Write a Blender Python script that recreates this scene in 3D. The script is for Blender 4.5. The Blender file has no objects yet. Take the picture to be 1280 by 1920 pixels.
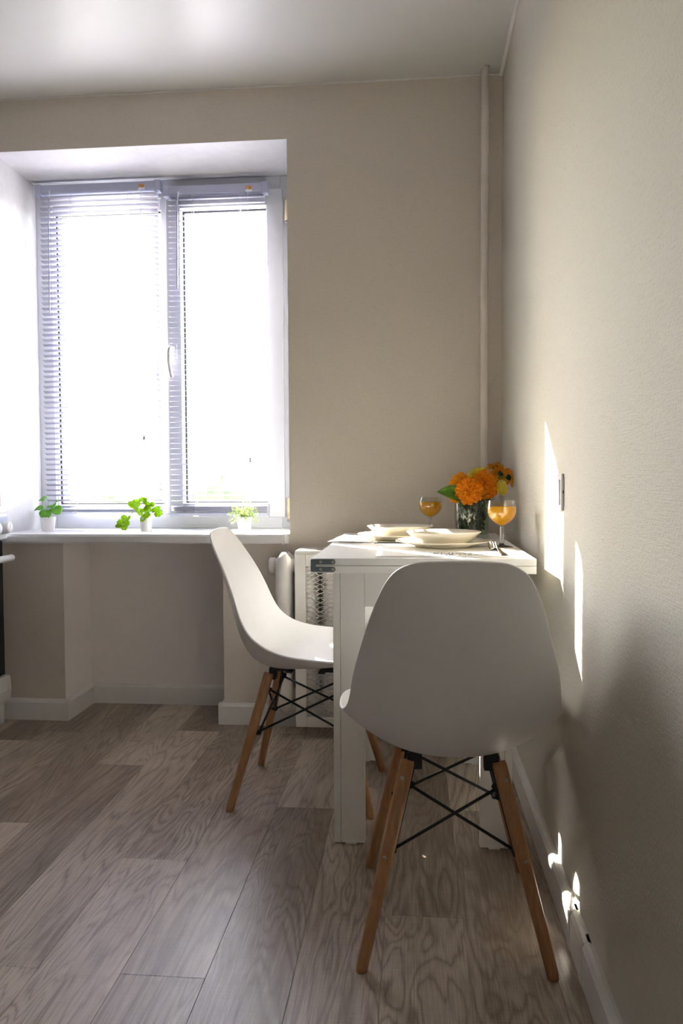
import bpy, bmesh, math, random
from math import sin, cos, pi, radians, sqrt, atan2
from mathutils import Vector, Matrix, Euler, noise

C = bpy.context.scene.collection
SC = bpy.context.scene
rng = random.Random(7)

# ------------------------------------------------------------------ camera
FPX, YAW, PITCH, ROLL = 1451.4, 0.09188, -0.0389, -0.00523
CAMPOS = Vector((-0.3352, -2.9824, 0.9545))
fw = Vector((-sin(YAW) * cos(PITCH), cos(YAW) * cos(PITCH), sin(PITCH)))
rt = Vector((cos(YAW), sin(YAW), 0))
up = rt.cross(fw)
r2 = rt * cos(ROLL) + up * sin(ROLL)
u2 = -rt * sin(ROLL) + up * cos(ROLL)
cam = bpy.data.cameras.new('camera')
cam.sensor_fit = 'VERTICAL'
cam.sensor_height = 36
cam.sensor_width = 24
cam.lens = FPX / 1920 * 36
cam.clip_start = 0.02
cam.clip_end = 3000
camo = bpy.data.objects.new('camera', cam)
m = Matrix((r2, u2, -fw)).transposed().to_4x4()
m.translation = CAMPOS
camo.matrix_world = m
C.objects.link(camo)
SC.camera = camo

# ------------------------------------------------------------------ light
SUN_DIR = Vector((0.835, -1.0, -0.757)).normalized()      # the way the sunlight travels
SKY_STRENGTH = 1.0
SKY_CLEAR = 0.15
SKY_HAZE = (1.0, 0.99, 0.98)
SUN_STRENGTH = 6.0
EXPOSURE = 4.3
world = bpy.data.worlds.new('sky')
SC.world = world
world.use_nodes = True
wn = world.node_tree
for n in list(wn.nodes):
    wn.nodes.remove(n)
sky = wn.nodes.new('ShaderNodeTexSky')
sky.sky_type = 'NISHITA'
sky.sun_disc = False
sky.sun_elevation = math.asin(-SUN_DIR.z)
sky.sun_rotation = atan2(-SUN_DIR.x, -SUN_DIR.y)
sky.air_density = 1.0
sky.dust_density = 1.0
sky.ozone_density = 1.0
veil = wn.nodes.new('ShaderNodeVectorMath')              # bright summer haze over the clear sky
veil.operation = 'MULTIPLY_ADD'
veil.inputs[1].default_value = (SKY_CLEAR,) * 3
veil.inputs[2].default_value = SKY_HAZE
bg = wn.nodes.new('ShaderNodeBackground')
bg.inputs['Strength'].default_value = SKY_STRENGTH
wo = wn.nodes.new('ShaderNodeOutputWorld')
wn.links.new(sky.outputs[0], veil.inputs[0])
wn.links.new(veil.outputs[0], bg.inputs['Color'])
wn.links.new(bg.outputs[0], wo.inputs['Surface'])
sl = bpy.data.lights.new('sun', 'SUN')
sl.energy = SUN_STRENGTH
sl.angle = radians(0.53)
sl.color = (1.0, 0.93, 0.80)
so = bpy.data.objects.new('sun', sl)
so.rotation_euler = SUN_DIR.to_track_quat('-Z', 'Y').to_euler()
so.location = (-3, 4, 5)
C.objects.link(so)
# sky portal in the window opening (guides sampling of the sky, gives no light itself)
pl = bpy.data.lights.new('window_portal', 'AREA')
pl.shape = 'RECTANGLE'
pl.size, pl.size_y = 1.2, 1.55
pl.cycles.is_portal = True
po = bpy.data.objects.new('window_portal', pl)
po.location = (-1.40, 0.52, 1.51)
po.rotation_euler = (radians(-90), 0, 0)
C.objects.link(po)

vs = SC.view_settings
SC.display_settings.display_device = 'sRGB'
vs.view_transform = 'Standard'
vs.look = 'None'
vs.exposure = EXPOSURE
vs.gamma = 1
vs.use_curve_mapping = False
cy = SC.cycles
cy.use_denoising = True
cy.max_bounces = 14
cy.diffuse_bounces = 8
cy.glossy_bounces = 6
cy.transmission_bounces = 10
cy.transparent_max_bounces = 24
cy.sample_clamp_indirect = 8
cy.caustics_reflective = False
cy.caustics_refractive = False

# ------------------------------------------------------------------ materials
def nmat(name):
    mt = bpy.data.materials.new(name)
    mt.use_nodes = True
    nt = mt.node_tree
    return mt, nt, nt.nodes['Principled BSDF'], nt.nodes['Material Output']

def node(nt, typ, **kw):
    n = nt.nodes.new(typ)
    for k, v in kw.items():
        if hasattr(n, k):
            setattr(n, k, v)
        else:
            n.inputs[k.replace('_', ' ')].default_value = v
    return n

def coords(nt, scale=(1, 1, 1), out='Object', loc=(0, 0, 0), rot=(0, 0, 0)):
    tc = nt.nodes.new('ShaderNodeTexCoord')
    mp = nt.nodes.new('ShaderNodeMapping')
    mp.inputs['Scale'].default_value = scale
    mp.inputs['Location'].default_value = loc
    mp.inputs['Rotation'].default_value = rot
    nt.links.new(tc.outputs[out], mp.inputs['Vector'])
    return mp.outputs['Vector']

def simple(name, col, rough=0.5, metal=0.0, spec=0.5, var=0.04, vscale=25, bump=0.0, bscale=200, coat=0.0, sss=0.0, trans=0.0):
    """Principled material whose colour and relief vary a little with procedural noise."""
    mt, nt, b, o = nmat(name)
    b.inputs['Roughness'].default_value = rough
    b.inputs['Metallic'].default_value = metal
    b.inputs['Specular IOR Level'].default_value = spec
    b.inputs['Coat Weight'].default_value = coat
    v = coords(nt)
    nz = node(nt, 'ShaderNodeTexNoise', Scale=vscale, Detail=3.0)
    nt.links.new(v, nz.inputs['Vector'])
    cr = node(nt, 'ShaderNodeValToRGB')
    cr.color_ramp.elements[0].position = 0.3
    cr.color_ramp.elements[1].position = 0.7
    cr.color_ramp.elements[0].color = tuple(c * (1 - var) for c in col) + (1,)
    cr.color_ramp.elements[1].color = tuple(min(1, c * (1 + var)) for c in col) + (1,)
    nt.links.new(nz.outputs['Fac'], cr.inputs['Fac'])
    nt.links.new(cr.outputs['Color'], b.inputs['Base Color'])
    if sss:
        b.inputs['Subsurface Weight'].default_value = sss
        b.inputs['Subsurface Radius'].default_value = (0.01, 0.006, 0.003)
    if trans:
        tr = node(nt, 'ShaderNodeBsdfTranslucent')
        nt.links.new(cr.outputs['Color'], tr.inputs['Color'])
        mx = node(nt, 'ShaderNodeMixShader')
        mx.inputs[0].default_value = trans
        nt.links.new(b.outputs[0], mx.inputs[1])
        nt.links.new(tr.outputs[0], mx.inputs[2])
        nt.links.new(mx.outputs[0], o.inputs['Surface'])
    if bump:
        nb = node(nt, 'ShaderNodeTexNoise', Scale=bscale, Detail=4.0)
        nt.links.new(v, nb.inputs['Vector'])
        bp = node(nt, 'ShaderNodeBump', Strength=bump, Distance=0.002)
        nt.links.new(nb.outputs['Fac'], bp.inputs['Height'])
        nt.links.new(bp.outputs[0], b.inputs['Normal'])
    return mt

def wallpaper(name, col, vec_scale, strength=0.25):
    """Fabric-look wallpaper: fine broken horizontal threads and small grains, as relief and tone."""
    mt, nt, b, o = nmat(name)
    b.inputs['Roughness'].default_value = 0.75
    b.inputs['Specular IOR Level'].default_value = 0.25
    v = coords(nt, vec_scale)
    th = node(nt, 'ShaderNodeTexNoise', Scale=1.0, Detail=5.0, Roughness=0.65)
    nt.links.new(v, th.inputs['Vector'])
    v2 = coords(nt, (160, 160, 160))
    gr = node(nt, 'ShaderNodeTexNoise', Scale=1.0, Detail=3.0)
    nt.links.new(v2, gr.inputs['Vector'])
    ad = node(nt, 'ShaderNodeMath', operation='ADD')
    nt.links.new(th.outputs['Fac'], ad.inputs[0])
    nt.links.new(gr.outputs['Fac'], ad.inputs[1])
    cr = node(nt, 'ShaderNodeValToRGB')
    cr.color_ramp.elements[0].position = 0.7
    cr.color_ramp.elements[1].position = 1.3
    cr.color_ramp.elements[0].color = tuple(c * 0.94 for c in col) + (1,)
    cr.color_ramp.elements[1].color = tuple(c * 1.06 for c in col) + (1,)
    nt.links.new(ad.outputs[0], cr.inputs['Fac'])
    nt.links.new(cr.outputs['Color'], b.inputs['Base Color'])
    bp = node(nt, 'ShaderNodeBump', Strength=strength, Distance=0.0015)
    nt.links.new(ad.outputs[0], bp.inputs['Height'])
    nt.links.new(bp.outputs[0], b.inputs['Normal'])
    return mt

def oak_floor(name):
    """Grey-brown oak-look vinyl; every plank gets its own offset and tone from Object Info."""
    mt, nt, b, o = nmat(name)
    L = nt.links.new
    tc = nt.nodes.new('ShaderNodeTexCoord')
    oi = nt.nodes.new('ShaderNodeObjectInfo')
    sepc = nt.nodes.new('ShaderNodeSeparateColor')
    L(oi.outputs['Color'], sepc.inputs[0])
    rv = node(nt, 'ShaderNodeVectorMath', operation='SCALE')
    cmb = nt.nodes.new('ShaderNodeCombineXYZ')
    for i in range(3):
        L(oi.outputs['Random'], cmb.inputs[i])
    L(cmb.outputs[0], rv.inputs[0])
    rv.inputs['Scale'].default_value = 53.0
    ad = node(nt, 'ShaderNodeVectorMath', operation='ADD')
    L(tc.outputs['Object'], ad.inputs[0])
    L(rv.outputs[0], ad.inputs[1])
    def mapped(sc):
        mp = nt.nodes.new('ShaderNodeMapping')
        mp.inputs['Scale'].default_value = sc
        L(ad.outputs[0], mp.inputs['Vector'])
        return mp.outputs['Vector']
    def nz(sc, detail=3.0, rough=0.5, dist=0.0):
        n = node(nt, 'ShaderNodeTexNoise', Scale=1.0, Detail=detail, Roughness=rough, Distortion=dist)
        L(mapped(sc), n.inputs['Vector'])
        return n.outputs['Fac']
    def mth(op, a, bb):
        n = node(nt, 'ShaderNodeMath', operation=op)
        for i, x in enumerate((a, bb)):
            if isinstance(x, (int, float)):
                n.inputs[i].default_value = x
            elif x is not None:
                L(x, n.inputs[i])
        return n.outputs[0]
    field = nz((5.5, 0.75, 1.0), 3.0, 0.5, 0.9)           # growth rings = contour lines of a stretched field
    rings = mth('ABSOLUTE', mth('SINE', mth('ADD', mth('MULTIPLY', field, 62.0), mth('MULTIPLY', nz((60.0, 3.0, 1.0), 2.0, 0.5), 2.2)), None), None)
    rings = mth('POWER', rings, 0.55)
    fibre = nz((330.0, 8.0, 1.0), 4.0, 0.6)
    pores = nz((420.0, 22.0, 1.0), 2.0, 0.5)
    saw = nz((7.0, 260.0, 1.0), 2.0, 0.6)
    cloud = nz((5.0, 1.5, 1.0), 3.0, 0.5)
    t = mth('MULTIPLY', mth('MULTIPLY', rings, nz((6.0, 2.0, 1.0), 2.0, 0.5)), 0.42)
    t = mth('ADD', t, mth('ADD', mth('MULTIPLY', fibre, 0.44), 0.095))
    t = mth('ADD', t, mth('MULTIPLY', cloud, 0.34))
    t = mth('ADD', t, mth('MULTIPLY', pores, 0.22))
    t = mth('ADD', t, mth('MULTIPLY', saw, 0.10))
    tone = mth('MULTIPLY', mth('SUBTRACT', sepc.outputs[0], 0.5), 0.44)
    t = mth('ADD', t, tone)
    cr = node(nt, 'ShaderNodeValToRGB')
    e = cr.color_ramp.elements
    e[0].position, e[0].color = 0.46, (0.125, 0.091, 0.068, 1)
    e[1].position, e[1].color = 1.04, (0.58, 0.495, 0.405, 1)
    k = cr.color_ramp.elements.new(0.74)
    k.color = (0.300, 0.237, 0.186, 1)
    L(t, cr.inputs['Fac'])
    L(cr.outputs['Color'], b.inputs['Base Color'])
    b.inputs['Roughness'].default_value = 0.36
    b.inputs['Specular IOR Level'].default_value = 0.45
    bp = node(nt, 'ShaderNodeBump', Strength=0.12, Distance=0.001)
    L(mth('ADD', fibre, mth('MULTIPLY', saw, 0.5)), bp.inputs['Height'])
    L(bp.outputs[0], b.inputs['Normal'])
    return mt

def beech(name):
    mt, nt, b, o = nmat(name)
    L = nt.links.new
    v = coords(nt, (90, 90, 6))
    n1 = node(nt, 'ShaderNodeTexNoise', Scale=1.0, Detail=4.0, Roughness=0.6)
    L(v, n1.inputs['Vector'])
    cr = node(nt, 'ShaderNodeValToRGB')
    cr.color_ramp.elements[0].position = 0.3
    cr.color_ramp.elements[0].color = (0.40, 0.195, 0.085, 1)
    cr.color_ramp.elements[1].position = 0.7
    cr.color_ramp.elements[1].color = (0.56, 0.30, 0.145, 1)
    L(n1.outputs['Fac'], cr.inputs['Fac'])
    L(cr.outputs['Color'], b.inputs['Base Color'])
    b.inputs['Roughness'].default_value = 0.4
    return mt

def thin_glass(name, tint=(1, 1, 1), ior=1.5):
    """Thin clear pane: straight-through transmission with Fresnel reflection."""
    mt, nt, b, o = nmat(name)
    nt.nodes.remove(b)
    t = node(nt, 'ShaderNodeBsdfTransparent')
    t.inputs['Color'].default_value = tint + (1,)
    g = node(nt, 'ShaderNodeBsdfGlossy', Roughness=0.02)
    lw = node(nt, 'ShaderNodeLayerWeight', Blend=0.5)     # Schlick: same on both sides of the pane
    pw = node(nt, 'ShaderNodeMath', operation='POWER')
    pw.inputs[1].default_value = 5.0
    nt.links.new(lw.outputs['Facing'], pw.inputs[0])
    r0 = ((ior - 1) / (ior + 1)) ** 2
    ma = node(nt, 'ShaderNodeMath', operation='MULTIPLY_ADD')
    ma.inputs[1].default_value = (1 - r0) * 0.8
    ma.inputs[2].default_value = r0
    nt.links.new(pw.outputs[0], ma.inputs[0])
    mx = node(nt, 'ShaderNodeMixShader')
    nt.links.new(ma.outputs[0], mx.inputs[0])
    nt.links.new(t.outputs[0], mx.inputs[1])
    nt.links.new(g.outputs[0], mx.inputs[2])
    nt.links.new(mx.outputs[0], o.inputs['Surface'])
    return mt

def leaf_mat(name, col, trans=0.45, var=0.25):
    return simple(name, col, rough=0.45, var=var, vscale=60, trans=trans)

M = {}
M['wallpaper_right'] = wallpaper('beige_fabric_wallpaper', (0.635, 0.61, 0.535), (30, 22, 420), 0.8)
M['wallpaper_back'] = wallpaper('taupe_wallpaper', (0.69, 0.635, 0.57), (30, 22, 420), 0.12)
M['paint_white'] = simple('white_reveal_paint', (0.60, 0.60, 0.62), 0.6, bump=0.05)
M['paint_niche'] = simple('pale_niche_paint', (0.88, 0.84, 0.82), 0.7, var=0.008, bump=0.03)
M['ceiling'] = simple('satin_stretch_ceiling', (0.62, 0.62, 0.60), 0.37, spec=0.9, var=0.01)
M['trim'] = simple('white_trim', (0.80, 0.79, 0.77), 0.4, var=0.02)
M['floor'] = oak_floor('grey_oak_vinyl')
M['subfloor'] = simple('dark_underlay', (0.12, 0.10, 0.085), 0.8)
M['pvc'] = simple('white_window_plastic', (0.60, 0.61, 0.64), 0.35, var=0.01)
M['sill'] = simple('white_sill_laminate', (0.86, 0.86, 0.87), 0.35, var=0.01)
M['gasket'] = simple('black_rubber_gasket', (0.02, 0.02, 0.025), 0.6)
M['glass'] = thin_glass('window_glass')
M['hinge_cap'] = simple('cream_hinge_cap', (0.78, 0.66, 0.44), 0.45)
M['handle'] = simple('grey_window_handle', (0.62, 0.62, 0.64), 0.35)
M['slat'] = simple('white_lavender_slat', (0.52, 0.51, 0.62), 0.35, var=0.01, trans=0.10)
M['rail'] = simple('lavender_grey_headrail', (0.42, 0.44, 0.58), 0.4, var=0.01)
M['cord'] = simple('white_cord', (0.8, 0.8, 0.84), 0.7)
M['wand'] = simple('clear_grey_wand', (0.42, 0.42, 0.52), 0.25)
M['tassel'] = simple('grey_tassel', (0.30, 0.29, 0.31), 0.5)
M['sticker'] = simple('orange_label', (0.62, 0.30, 0.08), 0.5, var=0.3, vscale=300)
M['chair'] = simple('white_moulded_plastic', (0.86, 0.86, 0.87), 0.38, var=0.01, bump=0.02, bscale=600)
M['beech'] = beech('beech_wood')
M['black_steel'] = simple('black_painted_steel', (0.012, 0.013, 0.016), 0.45)
M['screw'] = simple('zinc_screw', (0.55, 0.52, 0.47), 0.35, metal=0.9)
M['table'] = simple('white_laminate', (0.87, 0.875, 0.865), 0.32, var=0.01)
M['table_edge'] = simple('white_edge_band', (0.74, 0.74, 0.72), 0.4, var=0.01)
M['hinge'] = simple('blue_grey_steel_hinge', (0.16, 0.20, 0.225), 0.4, metal=0.4)
M['glide'] = simple('white_glide', (0.8, 0.8, 0.78), 0.5)
M['china'] = simple('cream_porcelain', (0.84, 0.80, 0.70), 0.18, var=0.01, coat=0.3)
M['paper'] = simple('white_paper_mat', (0.84, 0.82, 0.77), 0.7, var=0.02)
M['ink'] = simple('black_ink', (0.02, 0.02, 0.02), 0.6)
M['steel'] = simple('polished_steel', (0.42, 0.37, 0.32), 0.14, metal=1.0, var=0.01)
M['dark_steel'] = simple('dark_cutlery_steel', (0.20, 0.20, 0.19), 0.25, metal=1.0)
M['clear'] = thin_glass('clear_drinking_glass', (0.97, 0.98, 0.97), 1.7)
_m, _nt, _b, _o = nmat('solid_clear_glass')
_b.inputs['Transmission Weight'].default_value = 1.0
_b.inputs['Roughness'].default_value = 0.0
_b.inputs['IOR'].default_value = 1.47
M['solid_glass'] = _m
M['vase_glass'] = thin_glass('clear_vase_glass', (0.90, 0.94, 0.91), 1.6)
M['water'] = thin_glass('vase_water', (0.80, 0.88, 0.80), 1.15)
M['juice'] = simple('orange_juice', (0.96, 0.56, 0.010), 0.25, var=0.10, vscale=120, trans=0.5)
M['petal_orange'] = simple('orange_petals', (1.0, 0.36, 0.003), 0.6, var=0.22, vscale=260, trans=0.45)
M['petal_yellow'] = simple('lemon_petals', (0.92, 0.80, 0.12), 0.6, var=0.15, vscale=180, trans=0.3)
M['petal_amber'] = simple('amber_petals', (1.0, 0.46, 0.010), 0.6, var=0.2, vscale=180, trans=0.5)
M['green_dark'] = leaf_mat('dark_green_foliage', (0.045, 0.10, 0.030), 0.3)
M['green_mid'] = leaf_mat('mid_green_leaf', (0.14, 0.32, 0.04), 0.35)
M['green_leaf'] = leaf_mat('fresh_green_leaf', (0.25, 0.56, 0.09), 0.5)
M['green_lime'] = leaf_mat('lime_leaf', (0.50, 0.74, 0.035), 0.5)
M['green_grey'] = leaf_mat('soft_green_foliage', (0.36, 0.46, 0.16), 0.45)
M['soil'] = simple('dark_soil', (0.05, 0.035, 0.025), 0.9, bump=0.4)
M['pot'] = simple('white_pot', (0.82, 0.82, 0.82), 0.45, var=0.01)
M['enamel'] = simple('white_enamel', (0.80, 0.81, 0.81), 0.3, var=0.01)
M['oven_glass'] = simple('black_oven_glass', (0.012, 0.014, 0.018), 0.12, var=0.01)
M['panel_grey'] = simple('grey_blue_panel', (0.36, 0.40, 0.48), 0.3)
M['grate'] = simple('black_iron_grate', (0.02, 0.02, 0.02), 0.6)
M['radiator'] = simple('cream_radiator_paint', (0.72, 0.69, 0.66), 0.4, bump=0.05, bscale=80)
M['cover'] = simple('cream_cover_paint', (0.78, 0.76, 0.72), 0.4, var=0.01)
M['pipe'] = simple('grey_beige_pipe_paint', (0.80, 0.74, 0.68), 0.45, bump=0.05, bscale=60)
M['switch'] = simple('white_switch_plastic', (0.84, 0.83, 0.86), 0.3, var=0.01)
M['dark_slot'] = simple('dark_slot', (0.02, 0.02, 0.02), 0.6)
M['tree_crown'] = simple('tree_foliage', (0.028, 0.034, 0.013), 0.9, var=0.4, vscale=1.2)
M['bark'] = simple('bark', (0.08, 0.06, 0.045), 0.9)
M['far_hill'] = simple('wooded_hill', (0.040, 0.046, 0.050), 0.95, var=0.2, vscale=0.02)
M['far_ground'] = simple('far_meadow', (0.032, 0.036, 0.018), 0.95, var=0.3, vscale=0.05)
M['facade'] = simple('pale_facade', (0.055, 0.058, 0.062), 0.8)
M['door_brown'] = simple('brown_far_wall', (0.50, 0.48, 0.45), 0.6)
M['wall_dim'] = simple('brown_grey_kitchen_side', (0.30, 0.28, 0.26), 0.6)
M['far_pane'] = simple('far_window_pane', (0.03, 0.035, 0.045), 0.2)

# ------------------------------------------------------------------ helpers
def mesh_of(bm, name, smooth=False):
    bmesh.ops.recalc_face_normals(bm, faces=bm.faces)
    me = bpy.data.meshes.new(name)
    bm.to_mesh(me)
    bm.free()
    if smooth:
        for p in me.polygons:
            p.use_smooth = True
    return me

def link(name, data, mat=None, parent=None, loc=None, rot=None):
    o = bpy.data.objects.new(name, data)
    C.objects.link(o)
    if mat is not None and data is not None and len(data.materials) == 0:
        for x in (mat if isinstance(mat, (list, tuple)) else [mat]):
            data.materials.append(x)
    if parent is not None:
        o.parent = parent
    if loc is not None:
        o.location = loc
    if rot is not None:
        o.rotation_euler = rot
    return o

def obj(name, bm, mat, parent=None, smooth=False, loc=None, rot=None):
    return link(name, mesh_of(bm, name, smooth), mat, parent, loc, rot)

def tag(o, label, cat, group=None):
    o['label'] = label
    o['category'] = cat
    if group:
        o['group'] = group
    return o

def thing(name, label, cat, loc=(0, 0, 0), rotz=0.0, group=None):
    o = bpy.data.objects.new(name, None)
    o.empty_display_size = 0.05
    C.objects.link(o)
    o.location = loc
    o.rotation_euler = (0, 0, rotz)
    return tag(o, label, cat, group)

def struct(o):
    o['kind'] = 'structure'
    return o

def box(bm, lo, hi, bev=0.0, mi=0):
    vs_ = [bm.verts.new((x, y, z)) for x in (lo[0], hi[0]) for y in (lo[1], hi[1]) for z in (lo[2], hi[2])]
    fs = []
    for q in ((0, 1, 3, 2), (4, 6, 7, 5), (0, 4, 5, 1), (2, 3, 7, 6), (0, 2, 6, 4), (1, 5, 7, 3)):
        f = bm.faces.new([vs_[i] for i in q])
        f.material_index = mi
        fs.append(f)
    if bev > 0:
        es = set()
        for f in fs:
            es.update(f.edges)
        bmesh.ops.bevel(bm, geom=list(es), offset=bev, segments=2, affect='EDGES', profile=0.5)
    return bm

def mbox(lo, hi, bev=0.0):
    return box(bmesh.new(), lo, hi, bev)

def tube(bm, pts, rad, seg=10, caps=True):
    """Round tube along points; rad is a number or one per point."""
    pts = [Vector(p) for p in pts]
    rs = rad if isinstance(rad, (list, tuple)) else [rad] * len(pts)
    rings = []
    nrm = None
    for i, p in enumerate(pts):
        d = (pts[min(i + 1, len(pts) - 1)] - pts[max(i - 1, 0)]).normalized()
        if nrm is None:
            a = Vector((0, 0, 1)) if abs(d.z) < 0.9 else Vector((1, 0, 0))
            nrm = d.cross(a).normalized()
        else:
            nrm = (nrm - d * nrm.dot(d)).normalized()
        bn = d.cross(nrm)
        rings.append([bm.verts.new(p + (nrm * cos(2 * pi * k / seg) + bn * sin(2 * pi * k / seg)) * rs[i]) for k in range(seg)])
    for a, b in zip(rings, rings[1:]):
        for k in range(seg):
            bm.faces.new((a[k], a[(k + 1) % seg], b[(k + 1) % seg], b[k]))
    if caps:
        bm.faces.new(rings[0][::-1])
        bm.faces.new(rings[-1])
    return bm

def lathe(bm, prof, seg=40, center=(0, 0)):
    """Surface of revolution of (r, z) about the vertical; r=0 ends close."""
    rings = []
    for r, z in prof:
        if r < 1e-6:
            rings.append([bm.verts.new((center[0], center[1], z))])
        else:
            rings.append([bm.verts.new((center[0] + r * cos(2 * pi * k / seg), center[1] + r * sin(2 * pi * k / seg), z)) for k in range(seg)])
    for a, b in zip(rings, rings[1:]):
        for k in range(seg):
            k2 = (k + 1) % seg
            if len(a) == 1 and len(b) == 1:
                continue
            if len(a) == 1:
                bm.faces.new((a[0], b[k2], b[k]))
            elif len(b) == 1:
                bm.faces.new((a[k], a[k2], b[0]))
            else:
                bm.faces.new((a[k], a[k2], b[k2], b[k]))
    return bm

def smooth_pts(pts, n=6):
    """Catmull-Rom through points."""
    P = [Vector(p) for p in pts]
    out = []
    for i in range(len(P) - 1):
        p0, p1, p2, p3 = P[max(i - 1, 0)], P[i], P[i + 1], P[min(i + 2, len(P) - 1)]
        for k in range(n):
            t = k / n
            out.append(0.5 * ((2 * p1) + (p2 - p0) * t + (2 * p0 - 5 * p1 + 4 * p2 - p3) * t * t + (3 * p1 - p0 - 3 * p2 + p3) * t ** 3))
    out.append(P[-1])
    return out

def cells(xs, ys, zs, solid, mi):
    """Solid made of box cells: only the faces between solid and empty are built."""
    bm = bmesh.new()
    vc = {}
    def V(i, j, k):
        if (i, j, k) not in vc:
            vc[(i, j, k)] = bm.verts.new((xs[i], ys[j], zs[k]))
        return vc[(i, j, k)]
    nx, ny, nz_ = len(xs) - 1, len(ys) - 1, len(zs) - 1
    S = {}
    for i in range(nx):
        for j in range(ny):
            for k in range(nz_):
                S[(i, j, k)] = solid((xs[i] + xs[i + 1]) / 2, (ys[j] + ys[j + 1]) / 2, (zs[k] + zs[k + 1]) / 2)
    dirs = (((-1, 0, 0), ((0, 0, 0), (0, 0, 1), (0, 1, 1), (0, 1, 0))), ((1, 0, 0), ((1, 0, 0), (1, 1, 0), (1, 1, 1), (1, 0, 1))),
            ((0, -1, 0), ((0, 0, 0), (1, 0, 0), (1, 0, 1), (0, 0, 1))), ((0, 1, 0), ((0, 1, 0), (0, 1, 1), (1, 1, 1), (1, 1, 0))),
            ((0, 0, -1), ((0, 0, 0), (0, 1, 0), (1, 1, 0), (1, 0, 0))), ((0, 0, 1), ((0, 0, 1), (1, 0, 1), (1, 1, 1), (0, 1, 1))))
    for (i, j, k), s in S.items():
        if not s:
            continue
        for d, q in dirs:
            if S.get((i + d[0], j + d[1], k + d[2])):
                continue
            f = bm.faces.new([V(i + a, j + b, k + c) for a, b, c in q])
            f.material_index = mi(f.calc_center_median(), Vector(d))
    return bm

def solid(bm, t):
    """Give a sheet real thickness (downwards from its drawn side)."""
    bmesh.ops.recalc_face_normals(bm, faces=bm.faces)
    bm.normal_update()
    bmesh.ops.solidify(bm, geom=bm.faces[:], thickness=t)

def copy_tree(o, parent=None):
    c = o.copy()
    C.objects.link(c)
    if parent is not None:
        c.parent = parent
    for ch in list(o.children):
        copy_tree(ch, c)
    return c

def mesh_grid(rows, smooth=True):
    bm = bmesh.new()
    R = [[bm.verts.new(p) for p in r] for r in rows]
    for a, b in zip(R, R[1:]):
        for k in range(len(a) - 1):
            bm.faces.new((a[k], a[k + 1], b[k + 1], b[k]))
    return bm

# ------------------------------------------------------------------ room shell
H = 2.468
XL, YF = -2.62, -4.30          # left wall and the wall behind the camera
WX0, WX1, WZ0, WZ1 = -1.99, -0.813, 0.717, 2.266    # window recess
NX0, NX1, ND = -1.733, -1.080, 0.255                 # niche under the sill

def wb_solid(x, y, z):
    if WX0 < x < WX1 and WZ0 < z < WZ1:
        return False
    if NX0 < x < NX1 and z < WZ0 and y < ND:
        return False
    return True

def wb_mat(c, n):
    if abs(c.y) < 1e-4:
        return 0
    if WX0 - 1e-3 <= c.x <= WX1 + 1e-3 and c.z > WZ0 - 1e-3 and c.z < WZ1 + 1e-3:
        return 1
    if NX0 - 1e-3 <= c.x <= NX1 + 1e-3 and c.z < WZ0:
        return 2
    return 1
bm = cells([XL, WX0, NX0, NX1, WX1, 0.0], [0, ND, 0.50], [0, WZ0, WZ1, H], wb_solid, wb_mat)
struct(obj('wall_back', bm, [M['wallpaper_back'], M['paint_white'], M['paint_niche']]))
struct(obj('wall_right', mbox((0, YF, 0), (0.12, 0.50, H)), M['wallpaper_right']))
struct(obj('wall_left', mbox((XL - 0.12, YF, 0), (XL, 0.50, H)), M['wall_dim']))
struct(obj('wall_front', mbox((XL - 0.12, YF - 0.12, 0), (0.12, YF, H)), M['door_brown']))
struct(obj('ceiling', mbox((XL - 0.12, YF - 0.12, H), (0.12, 0.50, H + 0.1)), M['ceiling']))
struct(obj('trim_1', mbox((-0.014, YF, H - 0.010), (0, 0, H), 0.002), M['trim']))
struct(obj('trim_2', mbox((XL, -0.006, H - 0.006), (-0.014, 0, H), 0.001), M['trim']))

# floor: every plank its own piece on a dark underlay
floor = struct(obj('floor', mbox((XL - 0.1, YF - 0.1, -0.09), (0.1, 0.50, -0.006)), M['subfloor']))
PW, SEAM0, PL = 0.1687, -0.0600, 1.45
joint = {0: -2.20, 1: -1.31, 2: -2.05, 3: -0.767, 4: -1.558, 5: -1.105, 6: -0.1035, 7: -0.472, 8: -0.93, 9: -1.60, 10: -0.258, 11: -0.8,
         12: -1.1, 13: -0.5, 14: -0.9, 15: -0.2, -1: -0.7}
TONES = {0: (0.45, 0.4), 1: (0.36, 0.62), 2: (0.5, 0.4), 3: (0.66, 0.30), 4: (0.55, 0.36), 5: (0.30, 0.78), 6: (0.30, 0.62), 7: (0.72, 0.30), 8: (0.34, 0.85), 9: (0.4, 0.5), 10: (0.35, 0.6)}
for col in range(-1, 16):
    x1 = SEAM0 - PW * col
    x0 = x1 - PW
    if x0 >= 0:
        continue
    X0, X1 = max(x0, XL), min(x1, 0.0)
    if X1 - X0 < 0.005:
        continue
    y = joint[col]
    while y < ND:
        y += PL
    while y > YF:
        ya, yb = max(y - PL, YF), min(y, ND)
        if yb > ya + 0.01:
            cx, cyy = (X0 + X1) / 2, (ya + yb) / 2
            g = 0.0003
            b_ = mbox((X0 - cx + g, ya - cyy + g, -0.006), (X1 - cx - g, yb - cyy - g, 0.0))
            bmesh.ops.bevel(b_, geom=[e for e in b_.edges if all(v.co.z > -0.001 for v in e.verts)], offset=0.00035, segments=1, affect='EDGES')
            p_ = obj('plank', b_, M['floor'], floor, loc=(cx, cyy, 0))
            above, below = TONES.get(col, (None, None))
            jt = joint[col]
            t_ = above if (above is not None and abs(ya - jt) < 0.02) else below if (below is not None and abs(yb - jt) < 0.02) else rng.uniform(0.25, 0.75)
            p_.color = (t_, t_, t_, 1)
        y -= PL

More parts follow.
